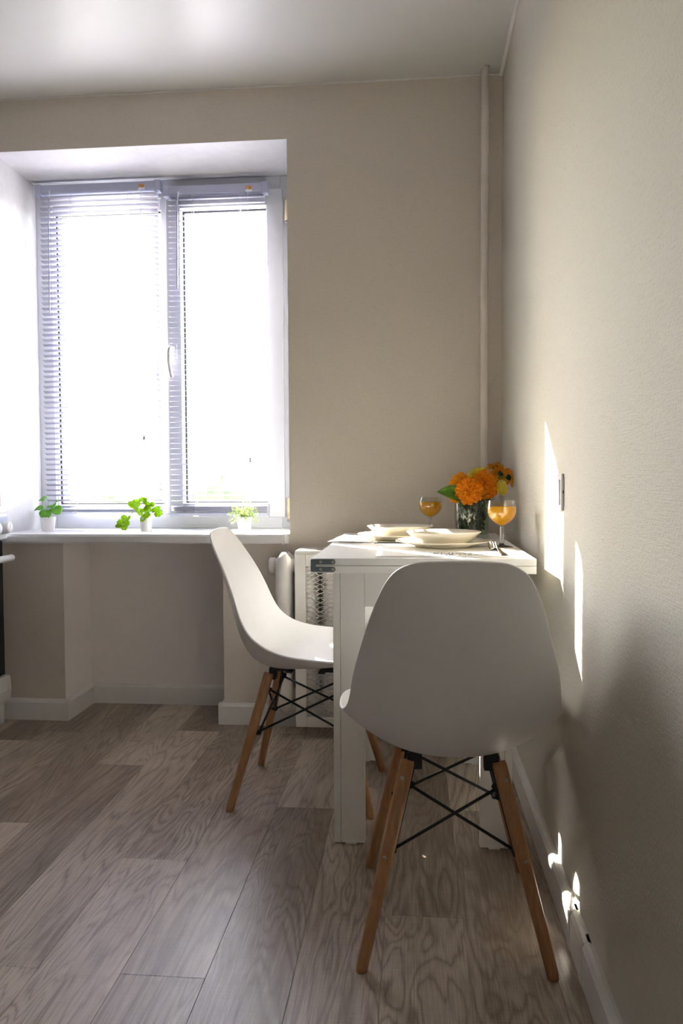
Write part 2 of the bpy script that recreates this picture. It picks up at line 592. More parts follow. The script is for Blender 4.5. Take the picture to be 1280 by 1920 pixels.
# baseboards
BH, BT = 0.084, 0.0188
def bb_seg(bm, a, b, n):
    """Baseboard from a to b on a wall whose inward normal is n, with a sloping top edge."""
    a, b, n = Vector((a[0], a[1], 0)), Vector((b[0], b[1], 0)), Vector((n[0], n[1], 0))
    prof = ((0, 0), (BT, 0), (BT, BH - 0.012), (BT - 0.005, BH - 0.003), (BT - 0.012, BH), (0, BH))
    ra = [bm.verts.new(a + n * t + Vector((0, 0, z))) for t, z in prof]
    rb = [bm.verts.new(b + n * t + Vector((0, 0, z))) for t, z in prof]
    for k in range(len(prof)):
        k2 = (k + 1) % len(prof)
        bm.faces.new((ra[k], ra[k2], rb[k2], rb[k]))
    bm.faces.new(ra[::-1])
    bm.faces.new(rb)
    return bm
bbr = struct(obj('baseboard_right', bb_seg(bmesh.new(), (0, YF), (0, 0), (-1, 0)), M['trim']))
for yy in (-1.395, -1.505):
    obj('joint_cap', bb_seg(bmesh.new(), (-0.0012, yy - 0.012), (-0.0012, yy + 0.012), (-1.0, 0)), M['trim'], bbr)
bbb = struct(obj('baseboard_back', bb_seg(bmesh.new(), (NX1, 0), (-BT, 0), (0, -1)), M['trim']))
obj('corner_cap', bb_seg(bmesh.new(), (NX1 - BT - 0.001, -0.0012), (NX1 + 0.03, -0.0012), (0, -1)), M['trim'], bbb)
bbp = struct(obj('baseboard_pier', bb_seg(bmesh.new(), (XL, 0), (NX0, 0), (0, -1)), M['trim']))
obj('corner_cap', bb_seg(bmesh.new(), (NX0 - 0.02, -0.0012), (NX0 + BT + 0.001, -0.0012), (0, -1)), M['trim'], bbp)
bm = bmesh.new()
bb_seg(bm, (NX0, -BT + 0.001), (NX0, ND), (1, 0))
bb_seg(bm, (NX0 + BT, ND), (NX1 - BT, ND), (0, -1))
bb_seg(bm, (NX1, ND), (NX1, -BT + 0.001), (-1, 0))
bbn = struct(obj('baseboard_niche', bm, M['trim']))
obj('corner_cap', bb_seg(bmesh.new(), (NX0 + BT - 0.004, ND - 0.0012), (NX0 + BT + 0.022, ND - 0.0012), (0, -1)), M['trim'], bbn)

# ------------------------------------------------------------------ window
win = bpy.data.objects.new('window_1', None)
C.objects.link(win)
struct(win)
SZ = 0.753                                              # top of the sill
# sill: deep board with a nose that projects past the wall and stops short of the reveal on the right
bm = bmesh.new()
out = [(WX0 + 0.001, 0.352), (WX1 - 0.001, 0.352), (WX1 - 0.001, -0.012), (WX1 - 0.004, -0.020), (-0.832, -0.026), (-0.834, -0.046), (WX0 + 0.001, -0.046)]
lo = [bm.verts.new((x, y, WZ0)) for x, y in out]
hi = [bm.verts.new((x, y, SZ)) for x, y in out]
bm.faces.new(lo[::-1]); bm.faces.new(hi)
for k in range(len(out)):
    k2 = (k + 1) % len(out)
    bm.faces.new((lo[k], lo[k2], hi[k2], hi[k]))
bmesh.ops.bevel(bm, geom=[e for e in bm.edges if all(v.co.y < -0.04 for v in e.verts) and abs(e.verts[0].co.x - e.verts[1].co.x) > 0.5], offset=0.007, segments=3, affect='EDGES')
obj('window_sill', bm, M['sill'], win)
obj('sill_end_cap', mbox((-0.8345, -0.0475, WZ0 - 0.003), (-0.8300, -0.020, SZ + 0.001), 0.001), M['sill'], win)

FY0, FY1 = 0.345, 0.395          # frame depth
GY = 0.374                       # glass plane
def frame_ring(x0, x1, z0, z1, wl, wr, wbot, wtop, y0, y1, bev=0.003):
    bm = bmesh.new()
    box(bm, (x0, y0, z0), (x0 + wl, y1, z1), bev)
    box(bm, (x1 - wr, y0, z0), (x1, y1, z1), bev)
    box(bm, (x0 + wl, y0, z0), (x1 - wr, y1, z0 + wbot), bev)
    box(bm, (x0 + wl, y0, z1 - wtop), (x1 - wr, y1, z1), bev)
    return bm
MX0, MX1 = -1.425, -1.385        # central mullion
bm = frame_ring(WX0, WX1, SZ, WZ1, 0.072, 0.086, 0.065, 0.075, FY0, FY1)
box(bm, (MX0, FY0, SZ + 0.065), (MX1, FY1, WZ1 - 0.075), 0.003)
obj('window_frame', bm, M['pvc'], win)
# right opening sash
sx0, sx1, sz0, sz1 = -1.397, -0.885, SZ + 0.050, WZ1 - 0.060
obj('sash', frame_ring(sx0, sx1, sz0, sz1, 0.064, 0.072, 0.062, 0.070, FY0 - 0.018, FY1 - 0.008, 0.004), M['pvc'], win)
gl = [(WX0 + 0.078, MX0, SZ + 0.065 + 0.040, WZ1 - 0.075 - 0.055), (sx0 + 0.064, sx1 - 0.072, sz0 + 0.062, sz1 - 0.070)]
# fixed-light glazing bead on the left
bx0, bx1 = WX0 + 0.072, MX0
obj('glazing_bead', frame_ring(bx0, bx1, SZ + 0.065, WZ1 - 0.075, 0.010, 0.003, 0.042, 0.050, FY0 + 0.010, FY1 - 0.006, 0.002), M['pvc'], win)
for x0, x1, z0, z1 in ((bx0 + 0.010, bx1 - 0.003, SZ + 0.107, WZ1 - 0.125), gl[1]):
    p = obj('window_pane', mbox((x0, GY - 0.002, z0), (x1, GY + 0.002, z1)), M['glass'], win)
    obj('gasket', frame_ring(x0, x1, z0, z1, 0.008, 0.004, 0.006, 0.007, GY - 0.008, GY + 0.003, 0), M['gasket'], p)
# handle
h = obj('window_handle', mbox((-1.383, 0.322, 1.485), (-1.352, 0.3275, 1.555), 0.003), M['pvc'], win)
bm = tube(bmesh.new(), smooth_pts([(-1.368, 0.322, 1.535), (-1.369, 0.300, 1.535), (-1.374, 0.285, 1.532), (-1.376, 0.280, 1.50), (-1.373, 0.279, 1.45), (-1.364, 0.282, 1.405)], 5), 0.0085, 10)
obj('lever', bm, M['handle'], h, True)
bm = mbox((-1.4425, 0.318, 1.395), (-1.4345, 0.326, 1.512), 0.002)
box(bm, (-1.4485, 0.318, 1.508), (-1.428, 0.344, 1.514), 0.001)
obj('opening_limiter', bm, M['handle'], win)
for z in (2.115, 0.842):
    bm = tube(bmesh.new(), [(-0.868, 0.331, z - 0.045), (-0.868, 0.331, z + 0.045)], 0.010, 12)
    hg = obj('hinge', bm, M['hinge_cap'], win, True)
    bm = tube(bmesh.new(), [(-0.868, 0.331, z - 0.058), (-0.868, 0.331, z - 0.046)], 0.008, 10)
    obj('hinge_pin', bm, M['screw'], hg, True)

# ------------------------------------------------------------------ venetian blinds
def slat_mesh(length, tilt):
    """Crowned aluminium slat, centred, tilted about its own length (positive: room edge up)."""
    rows = []
    n = 6
    for i in range(n + 1):
        s = i / n * 2 - 1
        rows.append([(x, s * 0.0125, 0.0022 * (1 - s * s)) for x in (-length / 2 + 0.003 * s * s * s * s, length / 2 - 0.003 * s * s * s * s)])
    bm = mesh_grid(rows)
    solid(bm, 0.0003)
    bmesh.ops.rotate(bm, verts=bm.verts, matrix=Matrix.Rotation(-tilt, 3, 'X'))
    me = mesh_of(bm, 'slat', True)
    me.materials.append(M['slat'])
    return me

def blind(x0, x1, ztop, zbot, tilt, pitch, tassel_z, wand_len, label, stacked):
    yb = 0.304
    cx = (x0 + x1) / 2
    r = thing('venetian_blind', label, 'blind', (cx, yb, zbot), 0, 'venetian blinds on the window')
    L = x1 - x0
    Z = ztop - zbot
    bm = bmesh.new()
    box(bm, (-L / 2 + 0.012, -0.016, Z - 0.040), (L / 2 - 0.012, 0.016, Z - 0.004), 0.003)
    hr = obj('headrail', bm, M['rail'], r)
    for s in (-1, 1):
        obj('end_cap', mbox((s * L / 2 - 0.013, -0.019, Z - 0.048), (s * L / 2 + 0.013, 0.019, Z), 0.003), M['rail'], hr)
    obj('brand_sticker', mbox((L / 2 - 0.080, -0.0168, Z - 0.031), (L / 2 - 0.056, -0.0160, Z - 0.016)), M['sticker'], hr)
    obj('cord_lock', mbox((L / 2 - 0.082, -0.0195, Z - 0.041), (L / 2 - 0.054, -0.0165, Z - 0.032), 0.001), M['cord'], hr)
    me = slat_mesh(L - 0.004, tilt)
    z = Z - 0.058
    n = 0
    while z > 0.030 + stacked * 0.0045:
        link('slat', me, None, r, (0, 0, z))
        z -= pitch
        n += 1
    zz = 0.024
    for k in range(stacked):
        link('slat', me, None, r, (0, 0, zz + 0.0045 * k))
    obj('bottom_rail', mbox((-L / 2 + 0.002, -0.011, 0), (L / 2 - 0.002, 0.011, 0.014), 0.004), M['rail'], r)
    for f in (-0.24, 0.24):
        bm = bmesh.new()
        for yy in (-0.0135, 0.0135):
            tube(bm, [(f * L, yy, 0.010), (f * L, yy, Z - 0.040)], 0.0007, 5)
        tube(bm, [(f * L + 0.006, 0.0, 0.010), (f * L + 0.006, 0.0, Z - 0.040)], 0.0008, 5)
        obj('ladder_cord', bm, M['cord'], r)
        obj('cord_button', mbox((f * L - 0.012, -0.013, -0.003), (f * L + 0.012, 0.004, 0.004), 0.002), M['cord'], r)
    bm = tube(bmesh.new(), [(-L / 2 + 0.050, -0.020, Z - 0.058), (-L / 2 + 0.046, -0.022, Z - 0.058 - wand_len)], 0.0032, 6)
    wd = obj('tilt_wand', bm, M['wand'], r)
    bm = tube(bmesh.new(), [(-L / 2 + 0.054, -0.018, Z - 0.030), (-L / 2 + 0.052, -0.020, Z - 0.060)], 0.0018, 6)
    obj('wand_hook', bm, M['cord'], wd)
    xc = L / 2 - 0.067
    zt = tassel_z - zbot
    bm = tube(bmesh.new(), smooth_pts([(xc, -0.018, Z - 0.036), (xc - 0.004, -0.024, Z - 0.060), (xc - 0.004, -0.022, Z - 0.12), (xc - 0.004, -0.021, zt + 0.01)], 4), 0.0010, 5)
    pc = obj('pull_cord', bm, M['cord'], r)
    bm = lathe(bmesh.new(), [(0, zt + 0.013), (0.0025, zt + 0.013), (0.0065, zt - 0.008), (0.0060, zt - 0.010), (0, zt - 0.010)], 10, (xc - 0.004, -0.021))
    obj('tassel', bm, M['tassel'], pc, True)
    return r
blind(-1.950, -1.420, 2.248, 0.826, radians(20), 0.0226, 1.150, 0.50, 'white venetian blind over the left window pane, longer wand, slats tilted more shut', 1)
blind(-1.381, -0.955, 2.222, 0.810, radians(-7), 0.0226, 1.050, 0.38, 'white venetian blind on the right sash beside the handle, slats near level', 5)

# ------------------------------------------------------------------ world outside
g = obj('meadow', mbox((-600, 14, -13.0), (500, 900, -12.0)), M['far_ground'])
struct(g)
bm = bmesh.new()
rows = []
for j in range(8):
    v = j / 7
    rows.append([(-520 + 1000 * i / 60, 520 + 160 * v, -12 + (26 + 12 * noise.noise(Vector((i * 0.13, 0.3, 0.0))) + (14 if 28 < i < 40 else 0)) * sin(min(1, v * 1.15) * pi / 2)) for i in range(61)])
hill = obj('hillside', mesh_grid(rows), M['far_hill'], smooth=True)
struct(hill)

def tree(x, y, h, w, label, seed):
    r = thing('tree', label, 'tree', (x, y, -12.0), 0, 'trees far below the window')
    rg = random.Random(seed)
    bm = bmesh.new()
    bmesh.ops.create_icosphere(bm, subdivisions=4, radius=1.0)
    for v in bm.verts:
        p = v.co.normalized()
        d = 0.78 + 0.30 * noise.noise(p * 2.2 + Vector((seed * 3.1, 0, 0))) + 0.14 * noise.noise(p * 7 + Vector((0, seed * 1.7, 0)))
        v.co = Vector((p.x * w * d, p.y * w * d, h * 0.62 + p.z * h * 0.40 * d))
    obj('crown', bm, M['tree_crown'], r, True)
    bm = tube(bmesh.new(), [(0, 0, -0.05), (0.1, 0, h * 0.25), (0.0, 0.1, h * 0.5)], [0.45, 0.32, 0.2], 8)
    obj('trunk', bm, M['bark'], r, True)
trees = [(-13.2, 46, 13.6, 3.6, 'broad tree outside, seen low in the right window pane'),
         (-13.6, 60, 12.0, 2.6, 'small far tree outside above the pot plant of tiny leaves'),
         (-27.0, 64, 12.4, 3.3, 'tree outside in the middle of the left window pane'),
         (-22.6, 62, 11.8, 2.4, 'tree outside just above the lime trailing pot plant'),
         (-25.0, 50, 11.8, 2.4, 'tree outside above the round leaved pot plant')]
for k, (x, y, h, w, lb) in enumerate(trees):
    tree(x, y, h, w, lb, k + 1)
bld = thing('apartment_building', 'pale low block of flats far outside, low in the left window pane', 'building', (-42.0, 92, -12))
obj('wall', mbox((-5, -4, 0), (5, 4, 10.6)), M['facade'], bld)
obj('roof', mbox((-5.3, -4.3, 10.6), (5.3, 4.3, 11.0)), M['bark'], bld)
wm = mesh_of(mbox((-0.6, -4.12, -0.7), (0.6, -3.98, 0.7)), 'window')
for i in range(4):
    for k in range(4):
        link('window', wm, M['far_pane'], bld, (-3.6 + 2.4 * i, 0, 1.6 + 2.5 * k))

# ------------------------------------------------------------------ heating pipe, switch, radiator
bm = lathe(bmesh.new(), [(0.0145, 0.0), (0.0145, H)], 20)
pipe = thing('heating_pipe', 'beige vertical heating pipe in the corner from floor to ceiling', 'pipe', (-0.069, -0.052, 0))
bm.free()
obj('riser', tube(bmesh.new(), smooth_pts([(0.0015, 0, 0.0), (0, 0, 0.8), (-0.001, 0.001, 1.7), (0, 0, H)], 4), 0.0145, 20), M['pipe'], pipe, True)
obj('ceiling_collar', lathe(bmesh.new(), [(0.0145, H - 0.002), (0.0170, H - 0.002), (0.0172, H), (0.0145, H)], 20), M['pipe'], pipe, True)
obj('bracket', mbox((-0.004, 0.012, 1.95), (0.004, 0.051, 1.958)), M['pipe'], pipe)

sw = thing('wall_switch', 'square white light switch on the right wall above the table corner', 'switch', (0, -1.180, 0.888))
obj('plate', mbox((-0.0065, -0.041, 0), (0, 0.041, 0.082), 0.002), M['switch'], sw)
obj('rocker', mbox((-0.0090, -0.028, 0.012), (-0.0060, 0.028, 0.069), 0.0012), M['switch'], sw)
obj('slot', mbox((-0.0030, -0.0416, 0.038), (-0.0010, -0.0405, 0.045)), M['dark_slot'], sw)

rad = thing('radiator', 'cream cast radiator standing at the back wall below the window end', 'radiator', (-0.815, -0.095, 0.0))
def section_bm():
    bm = bmesh.new()
    for yy in (-0.036, 0.036):
        pts = [(0, yy, 0.088), (0, yy, 0.110), (0, yy, 0.15), (0, yy, 0.38), (0, yy, 0.645), (0, yy, 0.672), (0, yy * 0.8, 0.690)]
        tube(bm, pts, [0.012, 0.024, 0.029, 0.027, 0.029, 0.022, 0.008], 14)
    box(bm, (-0.006, -0.050, 0.13), (0.006, 0.050, 0.66), 0.004)
    bmesh.ops.scale(bm, vec=(1.15, 1.0, 1.0), verts=bm.verts)
    for zz in (0.150, 0.640):
        tube(bm, [(-0.046, 0, zz), (0.046, 0, zz)], 0.026, 14)
    return bm
sec = mesh_of(section_bm(), 'section', True)
for k in range(6):
    link('section', sec, M['radiator'], rad, (0.090 * k, 0, 0))
for zz in (0.150, 0.640):
    bm = tube(bmesh.new(), [(-0.062, 0, zz), (-0.058, 0, zz), (-0.040, 0, zz), (-0.036, 0, zz)], [0.024, 0.030, 0.030, 0.026], 16)
    obj('end_plug', bm, M['radiator'], rad, True)
for k in (1, 4):
    obj('bracket', mbox((0.09 * k - 0.01, 0.0, 0.60), (0.09 * k + 0.01, 0.094, 0.615)), M['radiator'], rad)

cov = thing('radiator_cover', 'cream wall-hung radiator screen with diamond mesh, beside the table legs', 'radiator cover', (-0.490, -0.105, 0.048))
CW, CH = 0.278, 0.642            # half width, height
YFc = -0.070
fr = frame_ring(-CW, CW, 0, CH, 0.040, 0.040, 0.035, 0.046, YFc, YFc + 0.016, 0.002)
obj('frame', fr, M['cover'], cov)
obj('top_board', mbox((-CW, YFc + 0.002, CH), (CW, 0.104, CH + 0.012), 0.002), M['cover'], cov)
for s in (-1, 1):
    # short returns, open on the side where the radiator's first section stands
    obj('side_panel', mbox((s * (CW - 0.006) - 0.006, YFc + 0.016, CH - 0.018), (s * (CW - 0.006) + 0.006, 0.104, CH), 0.001), M['cover'], cov)
bm = bmesh.new()
LW, SW_ = 0.0365, 0.0168
x_lo, x_hi, z_lo, z_hi = -CW + 0.038, CW - 0.038, 0.034, CH - 0.044
nr = int((z_hi - z_lo) / (SW_ / 2)) + 1
for j in range(nr):
    zc = z_lo + j * SW_ / 2
    ph = (j % 2) * LW / 2
    x = x_lo - LW + ph
    pts = []
    while x < x_hi + LW:
        pts += [(x - LW * 0.07, zc), (x + LW * 0.07, zc), (x + LW * 0.30, zc + SW_ * 0.20)]
        pts += [(x + LW * 0.43, zc + SW_ / 2), (x + LW * 0.57, zc + SW_ / 2), (x + LW * 0.70, zc + SW_ * 0.20)]
        x += LW
    pts = [p for p in pts if x_lo <= p[0] <= x_hi]
    prev = None
    for k, (px, pz) in enumerate(pts):
        tilt = 0.0022
        a = bm.verts.new((px, YFc + 0.011, pz - 0.0018)); b = bm.verts.new((px, YFc + 0.0080, pz + 0.0018))
        c = bm.verts.new((px, YFc + 0.0105, pz + 0.0022)); d = bm.verts.new((px, YFc + 0.0135, pz - 0.0014))
        cur = (a, b, c, d)
        if prev:
            for q in range(4):
                bm.faces.new((prev[q], prev[(q + 1) % 4], cur[(q + 1) % 4], cur[q]))
        prev = cur
mp_ = obj('mesh_panel', bm, M['cover'], cov)
mp_['kind'] = 'stuff'

# ------------------------------------------------------------------ folding table
TX0, TX1, TY0, TY1, TZ = -0.579, -0.045, -1.130, -0.215, 0.770
tcx, tcy = (TX0 + TX1) / 2, (TY0 + TY1) / 2
tb = thing('folding_table', 'white folding table with a doubled top, standing at the right wall', 'table', (tcx, tcy, 0))
hx, hy = (TX1 - TX0) / 2, (TY1 - TY0) / 2
obj('upper_leaf', mbox((-hx, -hy, TZ - 0.0165), (hx, hy, TZ), 0.0008), M['table'], tb)
obj('lower_leaf', mbox((-hx, -hy, TZ - 0.0355), (hx, hy, TZ - 0.0175), 0.0008), M['table'], tb)
obj('leaf_gap', mbox((-hx + 0.01, -hy + 0.02, TZ - 0.0177), (hx - 0.01, hy - 0.02, TZ - 0.0163)), M['table_edge'], tb)
LZ = TZ - 0.0355
bx_, by_ = 0.231, 0.312
FT = 0.018
for sx in (-1, 1):
    for sy in (-1, 1):
        bm = bmesh.new()
        xa, xb = sorted((sx * bx_, sx * (bx_ - FT)))
        ya, yb = sorted((sy * by_, sy * (by_ - 0.085)))
        box(bm, (xa, ya, 0.004), (xb, yb, LZ), 0.0008)
        xc_, xd_ = sorted((sx * (bx_ - FT - 0.0012), sx * (bx_ - 0.082)))
        yc_, yd_ = sorted((sy * (by_ - 0.001), sy * (by_ - 0.019)))
        box(bm, (xc_, yc_, 0.004), (xd_, yd_, LZ), 0.0008)
        lg = obj('leg', bm, M['table'], tb)
        xm = sx * (bx_ - 0.045)
        obj('glide', mbox((xm - 0.015, sy * (by_ - 0.010) - 0.010, 0), (xm + 0.015, sy * (by_ - 0.010) + 0.010, 0.006), 0.001), M['glide'], lg)
for sy in (-1, 1):
    ya, yb = sorted((sy * (by_ - 0.003), sy * (by_ - 0.020)))
    obj('apron', mbox((-bx_ + 0.083, ya, LZ - 0.105), (bx_ - 0.083, yb, LZ), 0.0008), M['table'], tb)
for sx in (-1, 1):
    xa, xb = sorted((sx * (bx_ - 0.002), sx * (bx_ - 0.017)))
    obj('apron', mbox((xa, -by_ + 0.086, LZ - 0.105), (xb, by_ - 0.086, LZ), 0.0008), M['table'], tb)
def hinge(sy):
    """Flat steel fold hinge let into the edge of both leaves at the left end."""
    bm = bmesh.new()
    y0, y1 = sorted((sy * hy - sy * -0.0016, sy * hy - sy * 0.004))
    for zc in (TZ - 0.0085, TZ - 0.0265):
        box(bm, (-hx - 0.001, y0, zc - 0.0062), (-hx + 0.052, y1, zc + 0.0062), 0.0004)
        for k in range(12):
            pass
        tube(bm, [(-hx + 0.0515, y0 - 0.0002, zc), (-hx + 0.0515, y1, zc)], 0.0062, 16)
    box(bm, (-hx - 0.0025, y0 - 0.0002, TZ - 0.031), (-hx + 0.010, y1, TZ - 0.003), 0.0008)
    o = obj('fold_hinge', bm, M['hinge'], tb)
    for zc in (TZ - 0.0085, TZ - 0.0265):
        for xx in (-hx + 0.022, -hx + 0.052):
            yq = y0 if sy < 0 else y1
            obj('screw', tube(bmesh.new(), [(xx, yq + sy * 0.0012, zc), (xx, yq - sy * 0.001, zc)], 0.0037, 14), M['screw'], o)
    for zc in (TZ - 0.012, TZ - 0.023):
        yq = y0 if sy < 0 else y1
        obj('pivot', tube(bmesh.new(), [(-hx + 0.0035, yq + sy * 0.0008, zc), (-hx + 0.0035, yq - sy * 0.001, zc)], 0.0035, 12), M['hinge'], o)
hinge(-1)

# ------------------------------------------------------------------ shell chairs
ST = [(-.290, .812, .085, -.286, .808), (-.286, .802, .112, -.281, .797), (-.279, .781, .131, -.270, .778), (-.265, .735, .151, -.245, .735),
      (-.250, .68, .169, -.215, .685), (-.235, .62, .185, -.190, .63), (-.221, .56, .200, -.172, .58), (-.207, .500, .207, -.148, .528),
      (-.184, .438, .216, -.110, .495), (-.143, .402, .229, -.060, .474), (-.088, .391, .239, -.010, .465), (-.020, .395, .244, .050, .460),
      (.060, .402, .244, .110, .457), (.130, .415, .237, .160, .454), (.185, .425, .215, .200, .447), (.222, .424, .170, .228, .435), (.242, .412, .120, .243, .420)]
def shell_bm():
    rows = []
    NS = 14
    for (yc, zc, w, yr, zr) in ST:
        row = []
        for i in range(NS + 1):
            s = i / NS * 2 - 1
            a = abs(s)
            k = a ** 2.3
            row.append(Vector((w * (s if a < 1 else s), yc + (yr - yc) * k, zc + (zr - zc) * k)))
        rows.append(row)
    return mesh_grid(rows)

def make_chair(label, loc, rotz):
    r = thing('shell_chair', label, 'chair', loc, rotz, 'white shell chairs at the table')
    bm = shell_bm()
    o = obj('seat_shell', bm, M['chair'], r, True)
    md = o.modifiers.new('thick', 'SOLIDIFY'); md.thickness = 0.0062; md.offset = 0.0
    md = o.modifiers.new('edge', 'BEVEL'); md.width = 0.002; md.segments = 2; md.limit_method = 'ANGLE'
    md = o.modifiers.new('sub', 'SUBSURF'); md.levels = 2; md.render_levels = 2
    TOP, BOT = Vector((0.092, 0.108, 0.384)), Vector((0.185, 0.207, 0.0))
    def onleg(sx, sy, z):
        t = (TOP.z - z) / TOP.z
        p = TOP.lerp(BOT, t)
        return Vector((sx * p.x, sy * p.y, z))
    for sx in (-1, 1):
        for sy in (-1, 1):
            a, b = onleg(sx, sy, 0.384), onleg(sx, sy, 0.0)
            bm = tube(bmesh.new(), [a, a.lerp(b, 0.02), a.lerp(b, 0.3), a.lerp(b, 0.985), b], [0.0135, 0.0150, 0.0150, 0.0112, 0.0100], 18)
            for v in bm.verts:                      # flat cut on the floor
                if v.co.z < 0.012:
                    v.co.z = max(0.0, v.co.z if v.co.z > 0.006 else 0.0)
            lg = obj('leg', bm, M['beech'], r, True)
            out_ = Vector((sx * 0.3, sy, 0.15)).normalized()
            for z in (0.352, 0.205):
                c = onleg(sx, sy, z)
                rr = 0.0150 if z > 0.3 else 0.0135
                obj('screw', tube(bmesh.new(), [c + out_ * (rr - 0.003), c + out_ * (rr + 0.0006)], 0.0042, 12), M['screw'], lg)
            # bent steel strap between shell and leg, let into a slot in the leg top
            bm = bmesh.new()
            ix = sx * 0.078
            box(bm, (ix - 0.015, sy * 0.098 - 0.010, 0.364), (ix + 0.015, sy * 0.098 + 0.010, 0.396), 0.002)
            yi, yo = sorted((sy * 0.050, sy * 0.108))
            box(bm, (ix - 0.012, yi, 0.390), (ix + 0.012, yo, 0.399), 0.001)
            obj('bracket', bm, M['black_steel'], r)
            # slim plate running down the inside of the leg
            bm = tube(bmesh.new(), [onleg(sx, sy, 0.372) - Vector((sx * 0.016, sy * 0.010, 0)), onleg(sx, sy, 0.215) - Vector((sx * 0.014, sy * 0.010, 0))], 0.0030, 6)
            obj('leg_rod', bm, M['black_steel'], r)
    for (a, b) in (((-1, -1), (1, -1)), ((-1, 1), (1, 1)), ((-1, -1), (-1, 1)), ((1, -1), (1, 1))):
        for k, (p, q) in enumerate(((a, b), (b, a))):
            inw = 0.015
            A = onleg(p[0], p[1], 0.338); B = onleg(q[0], q[1], 0.205)
            cdir = Vector(((a[0] + b[0]) / 2, (a[1] + b[1]) / 2, 0)).normalized()
            A = A - cdir * (0.012 if k else 0.020); B = B - cdir * (0.012 if k else 0.020)
            dv = (B - A).normalized()
            A2, B2 = A + dv * inw, B - dv * inw
            bm = tube(bmesh.new(), [A2, B2], 0.0034, 8)
            for e, sgn in ((A2, -1), (B2, 1)):
                tube(bm, [e - dv * 0.006, e + dv * 0.004], 0.0072, 8)
                tube(bm, [e, e + cdir * 0.012], 0.0055, 8)
            obj('brace_rod', bm, M['black_steel'], r, True)
    bm = bmesh.new()
    for sy in (-1, 1):
        box(bm, (-0.085, sy * 0.050 - 0.010, 0.3835), (0.085, sy * 0.050 + 0.010, 0.3900), 0.001)
    box(bm, (-0.010, -0.045, 0.3835), (0.010, 0.045, 0.3905), 0.001)
    obj('seat_mount', bm, M['black_steel'], r)
    return r
ch1 = make_chair('white shell chair with its back to the room, nearest the camera at the table end', (-0.256, -1.300, 0), radians(1.0))
ch2 = copy_tree(ch1)
ch2.location = (-0.652, -0.629, 0)
ch2.rotation_euler = (0, 0, radians(-90 - 3))
ch2['label'] = 'white shell chair seen side-on, tucked under the long side of the table by the window'

# ------------------------------------------------------------------ tableware
def placemat(cx, cy, lx, ly, rot, label, curl):
    r = thing('placemat', label, 'placemat', (cx, cy, TZ), rot, 'paper placemats under the plates')
    rows = []
    n, mm = 16, 12
    for j in range(mm + 1):
        y = (j / mm - 0.5) * ly
        rows.append([((i / n - 0.5) * lx, y, 0.0008 + curl * max(0, ((n - i) / n - 0.70)) * (0.6 + 0.4 * sin(j * 0.9))) for i in range(n + 1)])
    bm = mesh_grid(rows)
    solid(bm, 0.0006)
    obj('sheet', bm, M['paper'], r, True)
    return r
pm1 = placemat(-0.245, -0.925, 0.370, 0.330, radians(1), 'white paper placemat with black lettering under the nearest plate', 0.0)
def lettering(txt, size, x, y, parent, name='lettering'):
    cu = bpy.data.curves.new(name, 'FONT')
    cu.body = txt
    cu.size = size
    cu.align_x = 'CENTER'
    cu.extrude = 0.0001
    tmp = bpy.data.objects.new('tmp', cu)
    C.objects.link(tmp)
    dg = bpy.context.evaluated_depsgraph_get()
    me = bpy.data.meshes.new_from_object(tmp.evaluated_get(dg))
    bpy.data.objects.remove(tmp)
    me.name = name
    me.materials.clear()
    o = link(name, me, M['ink'], parent, (x, y, 0.0012))
    return o
lettering('ENJOY', 0.036, 0.012, -0.085, pm1)
lettering('YOUR MEAL', 0.028, 0.012, -0.125, pm1)
pm2 = placemat(-0.402, -0.500, 0.370, 0.290, radians(-4), 'white paper placemat with a curled corner past the table edge', 0.004)

def dish(name, prof, label, cat, loc, group):
    """Lathe profile closed (outside up, inside down)."""
    o = obj(name, lathe(bmesh.new(), prof, 64), M['china'], None, True, loc)
    return tag(o, label, cat, group)
plate_prof = [(0, 0.0025), (0.070, 0.0025), (0.072, 0.0), (0.078, 0.0), (0.081, 0.004), (0.105, 0.010), (0.134, 0.0165), (0.1355, 0.0180), (0.134, 0.0190), (0.104, 0.0130), (0.080, 0.0075), (0.066, 0.0062), (0, 0.0060)]
bowl_prof = [(0, 0.0025), (0.050, 0.0025), (0.052, 0.0), (0.060, 0.0), (0.064, 0.004), (0.085, 0.018), (0.1035, 0.0345), (0.1050, 0.0365), (0.1030, 0.0372), (0.083, 0.022), (0.060, 0.0085), (0.040, 0.0060), (0, 0.0055)]
PX1, PY1 = -0.250, -0.790
PX2, PY2 = -0.376, -0.515
dish('dinner_plate', plate_prof, 'cream dinner plate nearest the camera, on the lettered placemat', 'plate', (PX1, PY1, TZ + 0.0012), 'cream dinner plates')
dish('dinner_plate', plate_prof, 'cream dinner plate on the far side, on the curled placemat', 'plate', (PX2, PY2, TZ + 0.0018), 'cream dinner plates')
dish('soup_plate', bowl_prof, 'cream soup bowl on the nearest plate', 'bowl', (PX1 + 0.001, PY1, TZ + 0.0012 + 0.0062), 'cream soup bowls')
dish('soup_plate', bowl_prof, 'cream soup bowl on the far plate near the distant wine glass', 'bowl', (PX2, PY2, TZ + 0.0018 + 0.0062), 'cream soup bowls')

